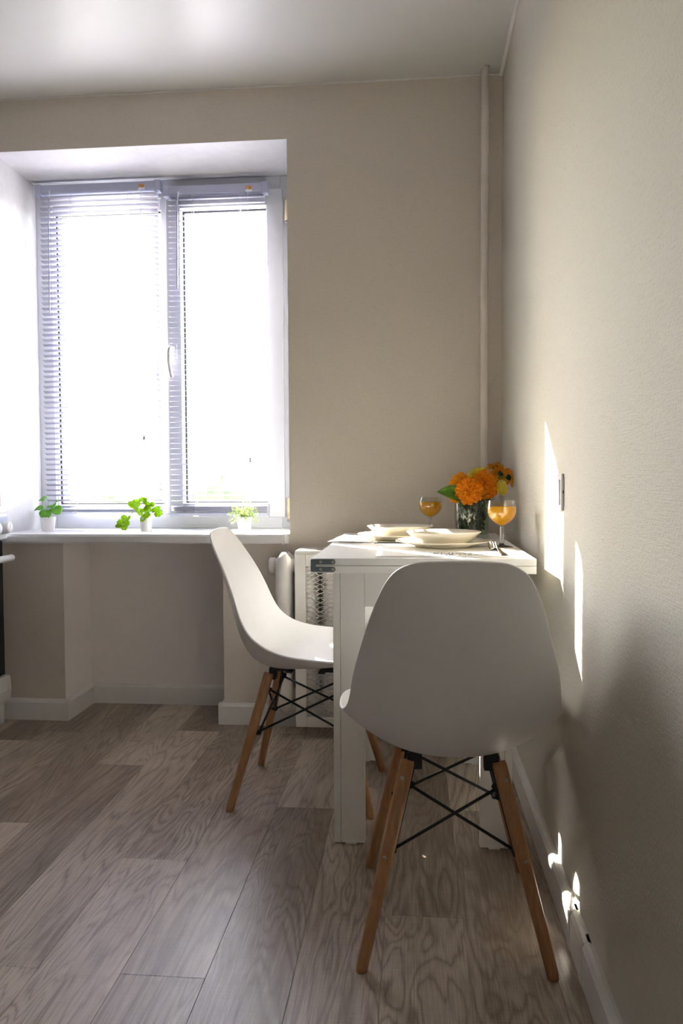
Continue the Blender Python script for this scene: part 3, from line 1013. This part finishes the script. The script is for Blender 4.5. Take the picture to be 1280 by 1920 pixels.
def wine_glass(loc, label):
    r = thing('wine_glass', label, 'glass', loc, rng.random(), 'glasses of orange juice')
    t = 0.0012
    outer = [(0.0305, 0.0), (0.0308, 0.0012), (0.020, 0.0035), (0.0085, 0.006), (0.0056, 0.012), (0.0050, 0.030), (0.0050, 0.053), (0.0080, 0.0595), (0.0205, 0.0675), (0.0325, 0.0790), (0.0392, 0.0930), (0.0403, 0.105), (0.0392, 0.118), (0.0372, 0.131)]
    inner = [(0.0360, 0.131), (0.0380, 0.118), (0.0391, 0.105), (0.0380, 0.0932), (0.0314, 0.0796), (0.0196, 0.0687), (0.006, 0.0612), (0, 0.0605)]
    op = [Vector((a, 0, b)) for a, b in outer]
    ip = [Vector((a, 0, b)) for a, b in inner]
    bowl = [(0.0048, 0.0575)] + [(p.x, p.z) for p in smooth_pts(op[7:], 4)] + [(max(0, p.x), p.z) for p in smooth_pts(ip, 4)]
    obj('bowl', lathe(bmesh.new(), bowl, 40), M['clear'], r, True)
    st = [(0, 0), (0.0305, 0.0), (0.0308, 0.0012), (0.020, 0.0035)] + [(p.x, p.z) for p in smooth_pts(op[3:7], 4)] + [(0.0052, 0.0578), (0, 0.0580)]
    obj('stem', lathe(bmesh.new(), st, 32), M['solid_glass'], r, True)
    jp = [(0, 0.0610), (0.0058, 0.0617), (0.0192, 0.0691), (0.0310, 0.0799), (0.0376, 0.0934), (0.0387, 0.1050), (0.0382, 0.1125), (0.0370, 0.1130), (0, 0.1130)]
    sp = smooth_pts([Vector((a, 0, b)) for a, b in jp[:7]], 4)
    j = obj('juice', lathe(bmesh.new(), [(max(0, p.x), p.z) for p in sp] + jp[7:], 40), M['juice'], r, True)
    j['label'] = 'orange juice filling the bowl of the glass'
    return r
wine_glass((-0.088, -0.790, TZ), 'wine glass of orange juice nearest the camera by the fork')
wine_glass((-0.274, -0.265, TZ), 'wine glass of orange juice at the far end behind the bowls')

def fork(loc, rot, label):
    r = thing('fork', label, 'fork', loc, rot)
    # along +Y: handle from y=-0.10 to tines at y=+0.095
    rows = []
    hp = [(-0.100, 0.0085, 0.002), (-0.085, 0.0090, 0.0022), (-0.04, 0.0055, 0.006), (0.010, 0.0032, 0.012), (0.028, 0.0045, 0.010), (0.036, 0.0115, 0.005), (0.046, 0.0122, 0.0025), (0.050, 0.0122, 0.0025)]
    for y, w, z in hp:
        rows.append([(s * w, y, z + 0.0006 * (1 - abs(s)) - 0.0) for s in (-1, -0.5, 0, 0.5, 1)])
    bm = mesh_grid(rows)
    solid(bm, 0.0016)
    obj('handle', bm, M['dark_steel'], r, True)
    for k in range(4):
        x = -0.0102 + k * 0.0068
        bm = bmesh.new()
        pts = [(x, 0.049, 0.0028), (x, 0.062, 0.0035), (x, 0.078, 0.010), (x * 0.95, 0.094, 0.020)]
        tube(bm, smooth_pts(pts, 3), [0.0019] * 9 + [0.0011], 6)
        obj('tine', bm, M['steel'], r, True)
    return r
fork((-0.117, -0.962, TZ + 0.0012), radians(4), 'steel dinner fork with upturned tines beside the nearest plate')
kn = thing('dinner_knife', 'thin steel knife lying on the curled placemat left of the far plate', 'knife', (-0.470, -0.668, TZ + 0.003), radians(84))
rows = [[(-w, y, 0), (w * 0.3, y, 0.0012), (w, y, 0)] for y, w in ((0.0, 0.0055), (0.04, 0.0085), (0.08, 0.0088), (0.105, 0.004), (0.112, 0.001))]
bm = mesh_grid(rows); solid(bm, 0.0012)
obj('blade', bm, M['dark_steel'], kn, True, loc=(0, -0.02, 0))
rows = [[(-w, y, 0.0), (0, y, 0.0022), (w, y, 0.0)] for y, w in ((0.0, 0.0050), (-0.02, 0.0055), (-0.06, 0.0075), (-0.09, 0.0085), (-0.097, 0.005))]
bm = mesh_grid(rows); solid(bm, 0.003)
obj('handle', bm, M['dark_steel'], kn, True, loc=(0, -0.02, 0))

# ------------------------------------------------------------------ vase of flowers
VX, VY = -0.140, -0.395
vase = thing('glass_vase', 'clear glass vase holding orange flowers in the table corner', 'vase', (VX, VY, TZ))
vp = [(0, 0), (0.050, 0), (0.0535, 0.003), (0.0560, 0.030), (0.0575, 0.075), (0.0590, 0.125), (0.0580, 0.1265), (0.0565, 0.125), (0.0550, 0.075), (0.0535, 0.030), (0.0505, 0.010), (0, 0.009)]
obj('vessel', lathe(bmesh.new(), vp, 48), M['vase_glass'], vase, True)
obj('water', lathe(bmesh.new(), [(0, 0.0095), (0.0500, 0.0105), (0.0530, 0.030), (0.0543, 0.075), (0.0546, 0.090), (0, 0.090)], 40), M['water'], vase, True)

def leaf_bm(length, width, curl=0.15, fold=0.25, lobes=0, n=10):
    """Leaf along +Y from the origin, folded along its midrib."""
    rows = []
    for i in range(n + 1):
        t = i / n
        w = width * sin(pi * min(1, t ** 0.75)) ** 0.8 * (1 - 0.25 * t)
        if lobes:
            w *= 0.72 + 0.28 * abs(sin(t * pi * lobes))
        z = -curl * length * t * t
        rows.append([(s * w, t * length, z + abs(s) * w * fold) for s in (-1, -0.6, 0, 0.6, 1)])
    bm = mesh_grid(rows)
    bmesh.ops.remove_doubles(bm, verts=bm.verts, dist=1e-6)
    solid(bm, 0.0004)
    return bm

def frame_to(d, roll=0.0):
    """Rotation taking +Z to d."""
    return (Vector(d).to_track_quat('Z', 'Y').to_matrix().to_4x4() @ Matrix.Rotation(roll, 4, 'Z'))

def pompon(name, label, c, rad, facing, mat, group, seed, flat=0.75, npet=330):
    """Double bloom: many small curled petals on a domed head, with calyx and stem down into the vase."""
    rg = random.Random(seed)
    c = Vector(c)
    base = Vector((VX + rg.uniform(-0.025, 0.025), VY + rg.uniform(-0.025, 0.025), TZ + 0.012))
    r = thing(name, label, 'flower', base, 0, group)
    R = frame_to(facing)
    bm = bmesh.new()
    for k in range(npet):
        u = (k + 0.5) / npet
        th = math.acos(1 - 1.25 * u)
        ph = k * 2.39996
        d = Vector((sin(th) * cos(ph), sin(th) * sin(ph), cos(th)))
        rr = rad * (0.90 + rg.uniform(-0.22, 0.18))
        ln = rad * rg.uniform(0.40, 0.55)
        w = rad * rg.uniform(0.10, 0.17)
        side = d.cross(Vector((0, 0, 1)))
        side = side.normalized() if side.length > 1e-3 else Vector((1, 0, 0))
        side = (Matrix.Rotation(rg.uniform(-1.6, 1.6), 3, d) @ side)
        nrm = d.cross(side)
        p0 = d * (rr - ln)
        row = []
        for t, wv in ((0, 0.5), (0.55, 1.0), (0.92, 0.95), (1.0, 0.45)):
            q = p0 + d * ln * t + nrm * (0.35 * ln * t * t * rg.uniform(0.3, 1.0))
            row.append([bm.verts.new(q + side * w * wv * s + nrm * (abs(s) * w * 0.55 + rg.uniform(-1, 1) * w * 0.30)) for s in (-1, 0, 1)])
        for a, b in zip(row, row[1:]):
            for i in range(2):
                bm.faces.new((a[i], a[i + 1], b[i + 1], b[i]))
    bmesh.ops.create_icosphere(bm, subdivisions=2, radius=rad * 0.55)
    bmesh.ops.scale(bm, vec=(1, 1, flat), verts=bm.verts)
    bmesh.ops.transform(bm, matrix=Matrix.Translation(c - base) @ R, verts=bm.verts)
    bl = obj('bloom', bm, mat, r)
    bl['kind'] = 'stuff'
    f = Vector(facing).normalized()
    neck = c - f * rad * 0.45
    bm = lathe(bmesh.new(), [(0, -rad * 0.75), (rad * 0.16, -rad * 0.70), (rad * 0.30, -rad * 0.35), (rad * 0.42, -rad * 0.12), (0, -rad * 0.10)], 12)
    bmesh.ops.transform(bm, matrix=Matrix.Translation(c - base) @ R, verts=bm.verts)
    obj('calyx', bm, M['green_dark'], r, True)
    rim = Vector((VX, VY, TZ + 0.112)) + Vector((c.x - VX, c.y - VY, 0)) * 0.5
    if Vector((rim.x - VX, rim.y - VY, 0)).length > 0.046:
        q = Vector((rim.x - VX, rim.y - VY, 0)).normalized() * 0.046
        rim = Vector((VX + q.x, VY + q.y, rim.z))
    bm = tube(bmesh.new(), smooth_pts([Vector((0, 0, 0)), (rim - base) * 0.6, rim - base, neck - base - f * rad * 0.25], 4), 0.0022, 6)
    obj('stem', bm, M['green_mid'], r, True)
    return r

petal_me = mesh_of(leaf_bm(0.030, 0.0062, 0.18, 0.2, 0, 6), 'petal', True)
petal_me.materials.append(M['petal_amber'])
def daisy(label, c, facing, seed, npet=13, scale=1.0):
    rg = random.Random(seed)
    c = Vector(c)
    base = Vector((VX + rg.uniform(-0.02, 0.02), VY + rg.uniform(-0.02, 0.02), TZ + 0.012))
    r = thing('daisy', label, 'flower', base, 0, 'amber daisies at the back of the vase')
    R = frame_to(facing)
    bm = bmesh.new()
    bmesh.ops.create_icosphere(bm, subdivisions=2, radius=0.011 * scale)
    bmesh.ops.scale(bm, vec=(1, 1, 0.45), verts=bm.verts)
    bmesh.ops.transform(bm, matrix=Matrix.Translation(c - base) @ R @ Matrix.Translation((0, 0, 0.002)), verts=bm.verts)
    obj('flower_centre', bm, M['bark'], r, True)
    for k in range(npet):
        a = 2 * pi * k / npet + rg.uniform(-0.12, 0.12)
        p = link('petal', petal_me, None, r)
        p.matrix_local = Matrix.Translation(c - base) @ R @ Matrix.Rotation(a, 4, 'Z') @ Matrix.Translation((0, 0.008 * scale, 0)) @ Matrix.Rotation(rg.uniform(-0.1, 0.35), 4, 'X') @ Matrix.Scale(scale * rg.uniform(0.85, 1.1), 4)
    bm = lathe(bmesh.new(), [(0, -0.012), (0.004, -0.011), (0.010, -0.002), (0.011, 0.001), (0, 0.001)], 12)
    bmesh.ops.transform(bm, matrix=Matrix.Translation(c - base) @ R, verts=bm.verts)
    obj('calyx', bm, M['green_dark'], r, True)
    f = Vector(facing).normalized()
    rim = Vector((VX + (c.x - VX) * 0.4, VY + (c.y - VY) * 0.4, TZ + 0.115))
    bm = tube(bmesh.new(), smooth_pts([Vector((0, 0, 0)), (rim - base) * 0.6, rim - base, c - base - f * 0.035, c - base - f * 0.010], 4), 0.0020, 6)
    obj('stem', bm, M['green_mid'], r, True)

def at(px, py, depth):
    """World point seen at pixel (px, py) of the 1280x1920 frame, at a distance along the view axis."""
    return CAMPOS + (fw + r2 * ((px - 640) / FPX) + u2 * ((960 - py) / FPX)) * depth

OG, YG = 'orange double blooms in the vase', 'lemon double blooms in the vase'
pompon('marigold', 'largest orange bloom, foremost at the top of the bouquet', at(907, 909, 2.535), 0.049, (0.15, -1, 0.25), M['petal_orange'], OG, 11)
pompon('marigold', 'orange bloom hanging low over the vase rim, next to the largest', at(879, 921, 2.475), 0.044, (-0.3, -1, -0.1), M['petal_orange'], OG, 12)
pompon('marigold', 'orange bloom behind the green leaf, facing the window', at(860, 905, 2.58), 0.037, (-0.8, -0.2, 0.7), M['petal_amber'], OG, 13, npet=180)
pompon('marigold', 'small orange bloom peeping out below the green leaf', at(853, 931, 2.55), 0.026, (-0.9, -0.5, -0.3), M['petal_orange'], OG, 14, npet=120)
pompon('carnation', 'lemon yellow bloom rising behind the largest orange one', at(896, 890, 2.60), 0.034, (-0.3, -0.2, 1), M['petal_yellow'], YG, 15, npet=170)
pompon('carnation', 'pale yellow bloom beside the largest orange one, towards the wall', at(940, 915, 2.53), 0.026, (0.8, -0.7, 0.1), M['petal_yellow'], YG, 16, npet=130)
daisy('amber daisy standing highest in the bouquet, seen from behind', at(929, 876, 2.70), (0.2, 0.5, 0.9), 21, 12)
daisy('amber daisy in the middle of the three, half hidden', at(939, 888, 2.655), (0.35, 0.7, 0.5), 22, 14, 1.1)
daisy('amber daisy leaning out furthest towards the right wall', at(954, 895, 2.60), (0.8, 0.5, 0.15), 23, 14, 1.0)
# large leaf
lf = thing('leafy_stem', 'single broad green leaf curling out over the vase rim towards the window', 'leaf', (VX - 0.02, VY - 0.01, TZ + 0.012))
b0 = Vector(lf.location)
tip0 = at(866, 934, 2.50)
bm = leaf_bm(0.088, 0.036, 0.16, 0.45)
d_ = (at(824, 918, 2.47) - tip0).normalized()
zax = Vector((-0.15, -0.75, 0.62)); xax = d_.cross(zax).normalized(); zax = xax.cross(d_)
Rm_ = Matrix((xax, d_, zax)).transposed().to_4x4()
bmesh.ops.transform(bm, matrix=Matrix.Translation(tip0 - b0) @ Rm_, verts=bm.verts)
obj('leaf', bm, M['green_mid'], lf, True)
bm = tube(bmesh.new(), smooth_pts([Vector((0, 0, 0)), Vector((-0.01, -0.02, 0.06)), Vector((-0.02, -0.025, 0.112)), tip0 - b0], 4), 0.002, 6)
obj('stem', bm, M['green_mid'], lf, True)
# mass of cut stems and leaves standing in the water
bm = bmesh.new()
rg = random.Random(5)
for k in range(120):
    a, rr = rg.uniform(0, 2 * pi), rg.uniform(0.010, 0.042)
    z0 = rg.uniform(0.015, 0.115)
    p = Vector((rr * cos(a), rr * sin(a), z0))
    lb = leaf_bm(rg.uniform(0.024, 0.046), rg.uniform(0.006, 0.013), 0.2, 0.3, 0, 5)
    tmpme = bpy.data.meshes.new('t'); 
    lim = Matrix.Translation(p) @ Euler((rg.uniform(0.3, 1.5), 0, rg.uniform(0, 6.28))).to_matrix().to_4x4()
    bmesh.ops.transform(lb, matrix=lim, verts=lb.verts)
    for v in lb.verts:
        q = Vector((v.co.x, v.co.y, 0))
        if q.length > 0.049 and v.co.z < 0.13:
            v.co.x *= 0.049 / q.length; v.co.y *= 0.049 / q.length
        v.co.z = max(v.co.z, 0.012)
    lb.to_mesh(tmpme); lb.free()
    bm.from_mesh(tmpme); bpy.data.meshes.remove(tmpme)
for k in range(16):
    a = rg.uniform(0, 2 * pi)
    rr = rg.uniform(0.0, 0.040)
    tube(bm, [(rr * cos(a), rr * sin(a), 0.012), (rr * cos(a) + rg.uniform(-.01, .01), rr * sin(a) + rg.uniform(-.005, .005), 0.118)], 0.0018, 5)
for k in range(26):
    a = rg.uniform(-1.2, 1.6)
    p = Vector((0.040 * cos(a), 0.030 * sin(a) - 0.01, rg.uniform(0.118, 0.145)))
    q = p + Vector((rg.uniform(0.0, 0.035), rg.uniform(-0.02, 0.02), rg.uniform(-0.004, 0.02)))
    tube(bm, [p - Vector((0, 0, 0.03)), p, q], [0.0012, 0.0014, 0.0006], 5)
gm = tag(obj('greenery', bm, M['green_dark'], None, True, (VX, VY, TZ)), 'tangle of dark green stems and leaves inside the glass vase', 'greenery')
gm['kind'] = 'stuff'

# ------------------------------------------------------------------ pot plants on the sill
def pot(parent, r_top, r_bot, h):
    obj('pot', lathe(bmesh.new(), [(0, 0), (r_bot, 0), (r_bot + 0.001, 0.002), (r_top, h - 0.001), (r_top - 0.0008, h), (r_top - 0.003, h - 0.0005), (r_bot + 0.001, h * 0.72), (0, h * 0.72)], 32), M['pot'], parent, True)
    obj('soil', lathe(bmesh.new(), [(0, h * 0.70), (r_bot, h * 0.70), (r_top - 0.004, h * 0.88), (0, h * 0.92)], 20), M['soil'], parent, True)

def round_leaf_bm(size):
    bm = bmesh.new()
    n, rings = 20, 4
    c = bm.verts.new((0, size * 0.5, 0))
    prev = None
    for j in range(1, rings + 1):
        f = j / rings
        ring = []
        for k in range(n):
            a = 2 * pi * k / n
            rr = size * 0.5 * f * (1.0 + 0.10 * cos(a) ** 2)
            notch = 1 - 0.35 * f * max(0, -sin(a)) ** 6
            ring.append(bm.verts.new((rr * cos(a) * notch, size * 0.5 + rr * sin(a) * notch, size * (0.10 * abs(cos(a)) * f - 0.20 * f * f * abs(sin(a))))))
        for k in range(n):
            k2 = (k + 1) % n
            if prev is None:
                bm.faces.new((c, ring[k], ring[k2]))
            else:
                bm.faces.new((prev[k], ring[k], ring[k2], prev[k2]))
        prev = ring
    solid(bm, 0.0005)
    return bm
GP = 'pot plants on the window sill'
PLY = 0.16
def sill_pt(px, z, y=PLY):
    dirv = fw + r2 * ((px - 640) / FPX)
    return CAMPOS.x + dirv.x / dirv.y * (y - CAMPOS.y)
# 1 round leaves
p1 = thing('potted_plant', 'potted plant with large round green leaves on the sill beside the stove', 'plant', (sill_pt(90, 0), PLY, SZ), 0, GP)
pot(p1, 0.0315, 0.0235, 0.060)
stems = bmesh.new()
def face_leaf(parent, me, start, tip_dir, normal, scale):
    d = Vector(tip_dir).normalized()
    z = Vector(normal); x = d.cross(z).normalized(); z = x.cross(d)
    o = link('leaf', me, None, parent)
    o.matrix_local = Matrix.Translation(start) @ Matrix((x, d, z)).transposed().to_4x4() @ Matrix.Scale(scale, 4)
    return o
rl = mesh_of(round_leaf_bm(0.05), 'leaf', True); rl.materials.append(M['green_leaf'])
for st, td, nm, sc in (((0.000, -0.012, 0.100), (0.06, -0.5, -1), (0.0, -1, 0.35), 1.0), ((0.022, -0.004, 0.108), (0.8, -0.2, -0.75), (0.5, -0.7, 0.5), 0.95),
                       ((-0.015, -0.002, 0.098), (-1, -0.15, -0.05), (-0.1, -0.5, 1), 0.85), ((-0.030, 0.004, 0.100), (-1, -0.1, -0.25), (0, -0.35, 1), 0.75),
                       ((0.008, 0.006, 0.112), (0.45, -0.5, -0.1), (0, -0.6, 1), 0.7), ((-0.012, 0.0, 0.132), (-1, -0.1, 0.05), (0.0, -0.45, 1), 0.55),
                       ((0.000, 0.004, 0.140), (-0.35, -0.2, 0.1), (0, -0.4, 1), 0.45), ((0.026, 0.012, 0.122), (0.5, 0.3, 0.3), (0, -0.5, 1), 0.3)):
    face_leaf(p1, rl, Vector(st), td, nm, sc)
    tube(stems, smooth_pts([Vector((0, 0, 0.045)), Vector((st[0] * 0.4, st[1] * 0.4, 0.08)), Vector(st)], 3), 0.0010, 5)
obj('stem', stems, M['green_leaf'], p1, True)
# 2 lime trailing lobed leaves
p2 = thing('potted_plant', 'potted plant with lime lobed leaves, one shoot trailing over the sill', 'plant', (sill_pt(273, 0), PLY, SZ), 0, GP)
pot(p2, 0.0265, 0.0205, 0.058)
def lobed_bm(size):
    bm = bmesh.new()
    n = 40
    c = bm.verts.new((0, size * 0.5, 0.0))
    ring = []
    for k in range(n):
        a = 2 * pi * k / n
        rr = size * 0.5 * (0.72 + 0.28 * abs(sin(a * 3.5 + 0.4)) ** 0.6)
        ring.append(bm.verts.new((rr * cos(a) * 0.85, size * 0.5 + rr * sin(a), size * 0.12 * abs(cos(a)) - 0.06 * size * sin(a))))
    for k in range(n):
        bm.faces.new((c, ring[k], ring[(k + 1) % n]))
    solid(bm, 0.0005)
    return bm
ll = mesh_of(lobed_bm(0.034), 'leaf', True); ll.materials.append(M['green_lime'])
stems = bmesh.new()
rg = random.Random(3)
spots = [(-0.004, 0.082), (0.012, 0.078), (0.022, 0.092), (0.004, 0.100), (-0.006, 0.112), (0.018, 0.116), (0.030, 0.108), (0.040, 0.082), (0.036, 0.070), (-0.022, 0.108), (-0.036, 0.104), (-0.030, 0.092), (0.010, 0.066), (0.026, 0.072), (-0.012, 0.070), (0.034, 0.096), (0.008, 0.124)]
for x, z in spots:
    st = Vector((x, rg.uniform(-0.022, 0.004), z))
    face_leaf(p2, ll, st, (rg.uniform(-0.6, 0.6) + x * 12, rg.uniform(-0.7, -0.1), rg.uniform(-0.5, 0.7)), (rg.uniform(-0.4, 0.4), -0.9, rg.uniform(0.2, 0.8)), rg.uniform(0.85, 1.25))
    tube(stems, smooth_pts([Vector((0, 0, 0.045)), Vector((x * 0.4, -0.004, 0.066)), st], 3), 0.0010, 5)
trail = smooth_pts([Vector((0, 0, 0.045)), Vector((-0.025, -0.012, 0.098)), Vector((-0.044, -0.024, 0.082)), Vector((-0.060, -0.035, 0.060)), Vector((-0.078, -0.045, 0.035)), Vector((-0.088, -0.05, 0.022))], 4)
tube(stems, trail, 0.0012, 5)
for i, (dx, dz, sc) in zip((11, 13, 14, 15, 16, 18, 19, 20), ((-0.2, -0.8, 0.6), (-0.9, 0.3, 0.85), (0.3, -0.5, 0.9), (-1, -0.1, 1.0), (0.7, 0.4, 0.8), (-0.9, -0.1, 0.8), (0.7, -0.35, 0.95), (-1, 0.2, 0.7))):
    face_leaf(p2, ll, trail[i], (dx, -0.3, dz), (rg.uniform(-0.3, 0.3), -0.9, 0.5), sc)
obj('stem', stems, M['green_lime'], p2, True)
# 3 fine foliage
p3 = thing('potted_plant', 'potted plant with a dense mound of tiny leaves, behind the chair back', 'plant', (sill_pt(458, 0), PLY, SZ), 0, GP)
pot(p3, 0.0310, 0.0230, 0.060)
bm = bmesh.new()
rg = random.Random(9)
for k in range(70):
    a = rg.uniform(0, 2 * pi)
    el = rg.uniform(-0.15, 1.45)
    L_ = rg.uniform(0.045, 0.075) * (1.12 if el > 0.6 else 0.97)
    d = Vector((cos(a) * cos(el), sin(a) * cos(el), sin(el)))
    s0 = Vector((rg.uniform(-0.012, 0.012), rg.uniform(-0.012, 0.012), 0.056))
    tip = s0 + d * L_ - Vector((0, 0, 0.016 * cos(el)))
    mid = s0 + d * L_ * 0.5 + Vector((0, 0, 0.008))
    pts = smooth_pts([s0, mid, tip], 4)
    tube(bm, pts, 0.0006, 4)
    for q in range(14):
        c = pts[2 + q % (len(pts) - 2)] + Vector((rg.uniform(-1, 1), rg.uniform(-1, 1), rg.uniform(-1, 1))) * 0.005
        s = rg.uniform(0.0022, 0.0040)
        e = Euler((rg.uniform(0, 6), rg.uniform(0, 6), rg.uniform(0, 6))).to_matrix()
        vs_ = [bm.verts.new(c + e @ Vector(v)) for v in ((-s * .7, 0, 0), (0, -s, 0), (s * .7, 0, 0), (0, s, 0))]
        bm.faces.new(vs_)
fo = obj('foliage', bm, M['green_grey'], p3)
fo['kind'] = 'stuff'

# ------------------------------------------------------------------ stove
SX = -1.952                       # front plane, facing the room
sv = thing('stove', 'white electric stove with black oven door at the left edge under the window', 'stove', (SX, -0.300, 0))
SY0, SY1 = -0.250, 0.246
obj('body', mbox((-0.600, SY0, 0.080), (-0.030, SY1, 0.840), 0.003), M['enamel'], sv)
obj('cooktop', mbox((-0.605, SY0 - 0.002, 0.838), (0.018, SY1 + 0.002, 0.866), 0.008), M['enamel'], sv)
obj('plinth', mbox((-0.590, SY0 + 0.006, 0.0), (-0.008, SY1 - 0.006, 0.082), 0.002), M['enamel'], sv)
pn = obj('control_panel', mbox((-0.032, SY0, 0.735), (0.020, SY1, 0.838), 0.008), M['enamel'], sv)
obj('display_strip', mbox((0.018, SY0 + 0.012, 0.757), (0.0215, SY1 - 0.004, 0.826), 0.001), M['panel_grey'], pn)
for k in range(6):
    yk = SY1 - 0.030 - 0.078 * k
    bm = tube(bmesh.new(), [(0.0205, yk, 0.782), (0.024, yk, 0.782), (0.044, yk, 0.782), (0.046, yk, 0.782)], [0.025, 0.024, 0.022, 0.020], 24)
    kb = obj('knob', bm, M['enamel'], pn, True)
    obj('pointer', mbox((0.0445, yk - 0.002, 0.782), (0.0465, yk + 0.002, 0.800)), M['panel_grey'], kb)
dr = obj('oven_door', mbox((-0.030, SY0 + 0.003, 0.195), (-0.002, SY1 - 0.003, 0.728), 0.003), M['oven_glass'], sv)
bm = tube(bmesh.new(), [(0.050, SY0 + 0.03, 0.664), (0.050, SY0 + 0.033, 0.664), (0.050, SY1 - 0.033, 0.664), (0.050, SY1 - 0.026, 0.664), (0.050, SY1 - 0.022, 0.664)], [0.010, 0.0135, 0.0135, 0.011, 0.006], 16)
for yy in (SY0 + 0.07, SY1 - 0.07):
    tube(bm, [(-0.003, yy, 0.664), (0.048, yy, 0.664)], 0.007, 10)
obj('handle', bm, M['enamel'], dr, True)
bm = bmesh.new()
prof = [(-0.030, 0.082), (-0.004, 0.082), (0.016, 0.100), (0.022, 0.140), (0.018, 0.188), (0.010, 0.193), (-0.030, 0.193)]
ra = [bm.verts.new((x, SY0 + 0.002, z)) for x, z in prof]
rb = [bm.verts.new((x, SY1 - 0.002, z)) for x, z in prof]
for k in range(len(prof)):
    k2 = (k + 1) % len(prof)
    bm.faces.new((ra[k], ra[k2], rb[k2], rb[k]))
bm.faces.new(ra[::-1]); bm.faces.new(rb)
obj('drawer', bm, M['enamel'], sv)
for (xx, yy, rr) in ((-0.16, 0.10, 0.09), (-0.16, -0.12, 0.075), (-0.43, 0.10, 0.075), (-0.43, -0.12, 0.09)):
    bn = obj('hotplate', lathe(bmesh.new(), [(0, 0.866), (rr, 0.866), (rr, 0.874), (rr - 0.008, 0.878), (0, 0.878)], 32, (xx, yy)), M['grate'], sv, True)
tt = tag(obj('trivet', mbox((-0.045, -0.165, 0), (0.045, 0.165, 0.006), 0.002), M['screw'], None, loc=(-2.015, -0.245, 0.867)), 'low steel and black stand on the stove top by its front edge', 'trivet')
obj('top_plate', mbox((-0.043, -0.163, 0.006), (0.043, 0.163, 0.022), 0.002), M['grate'], tt)
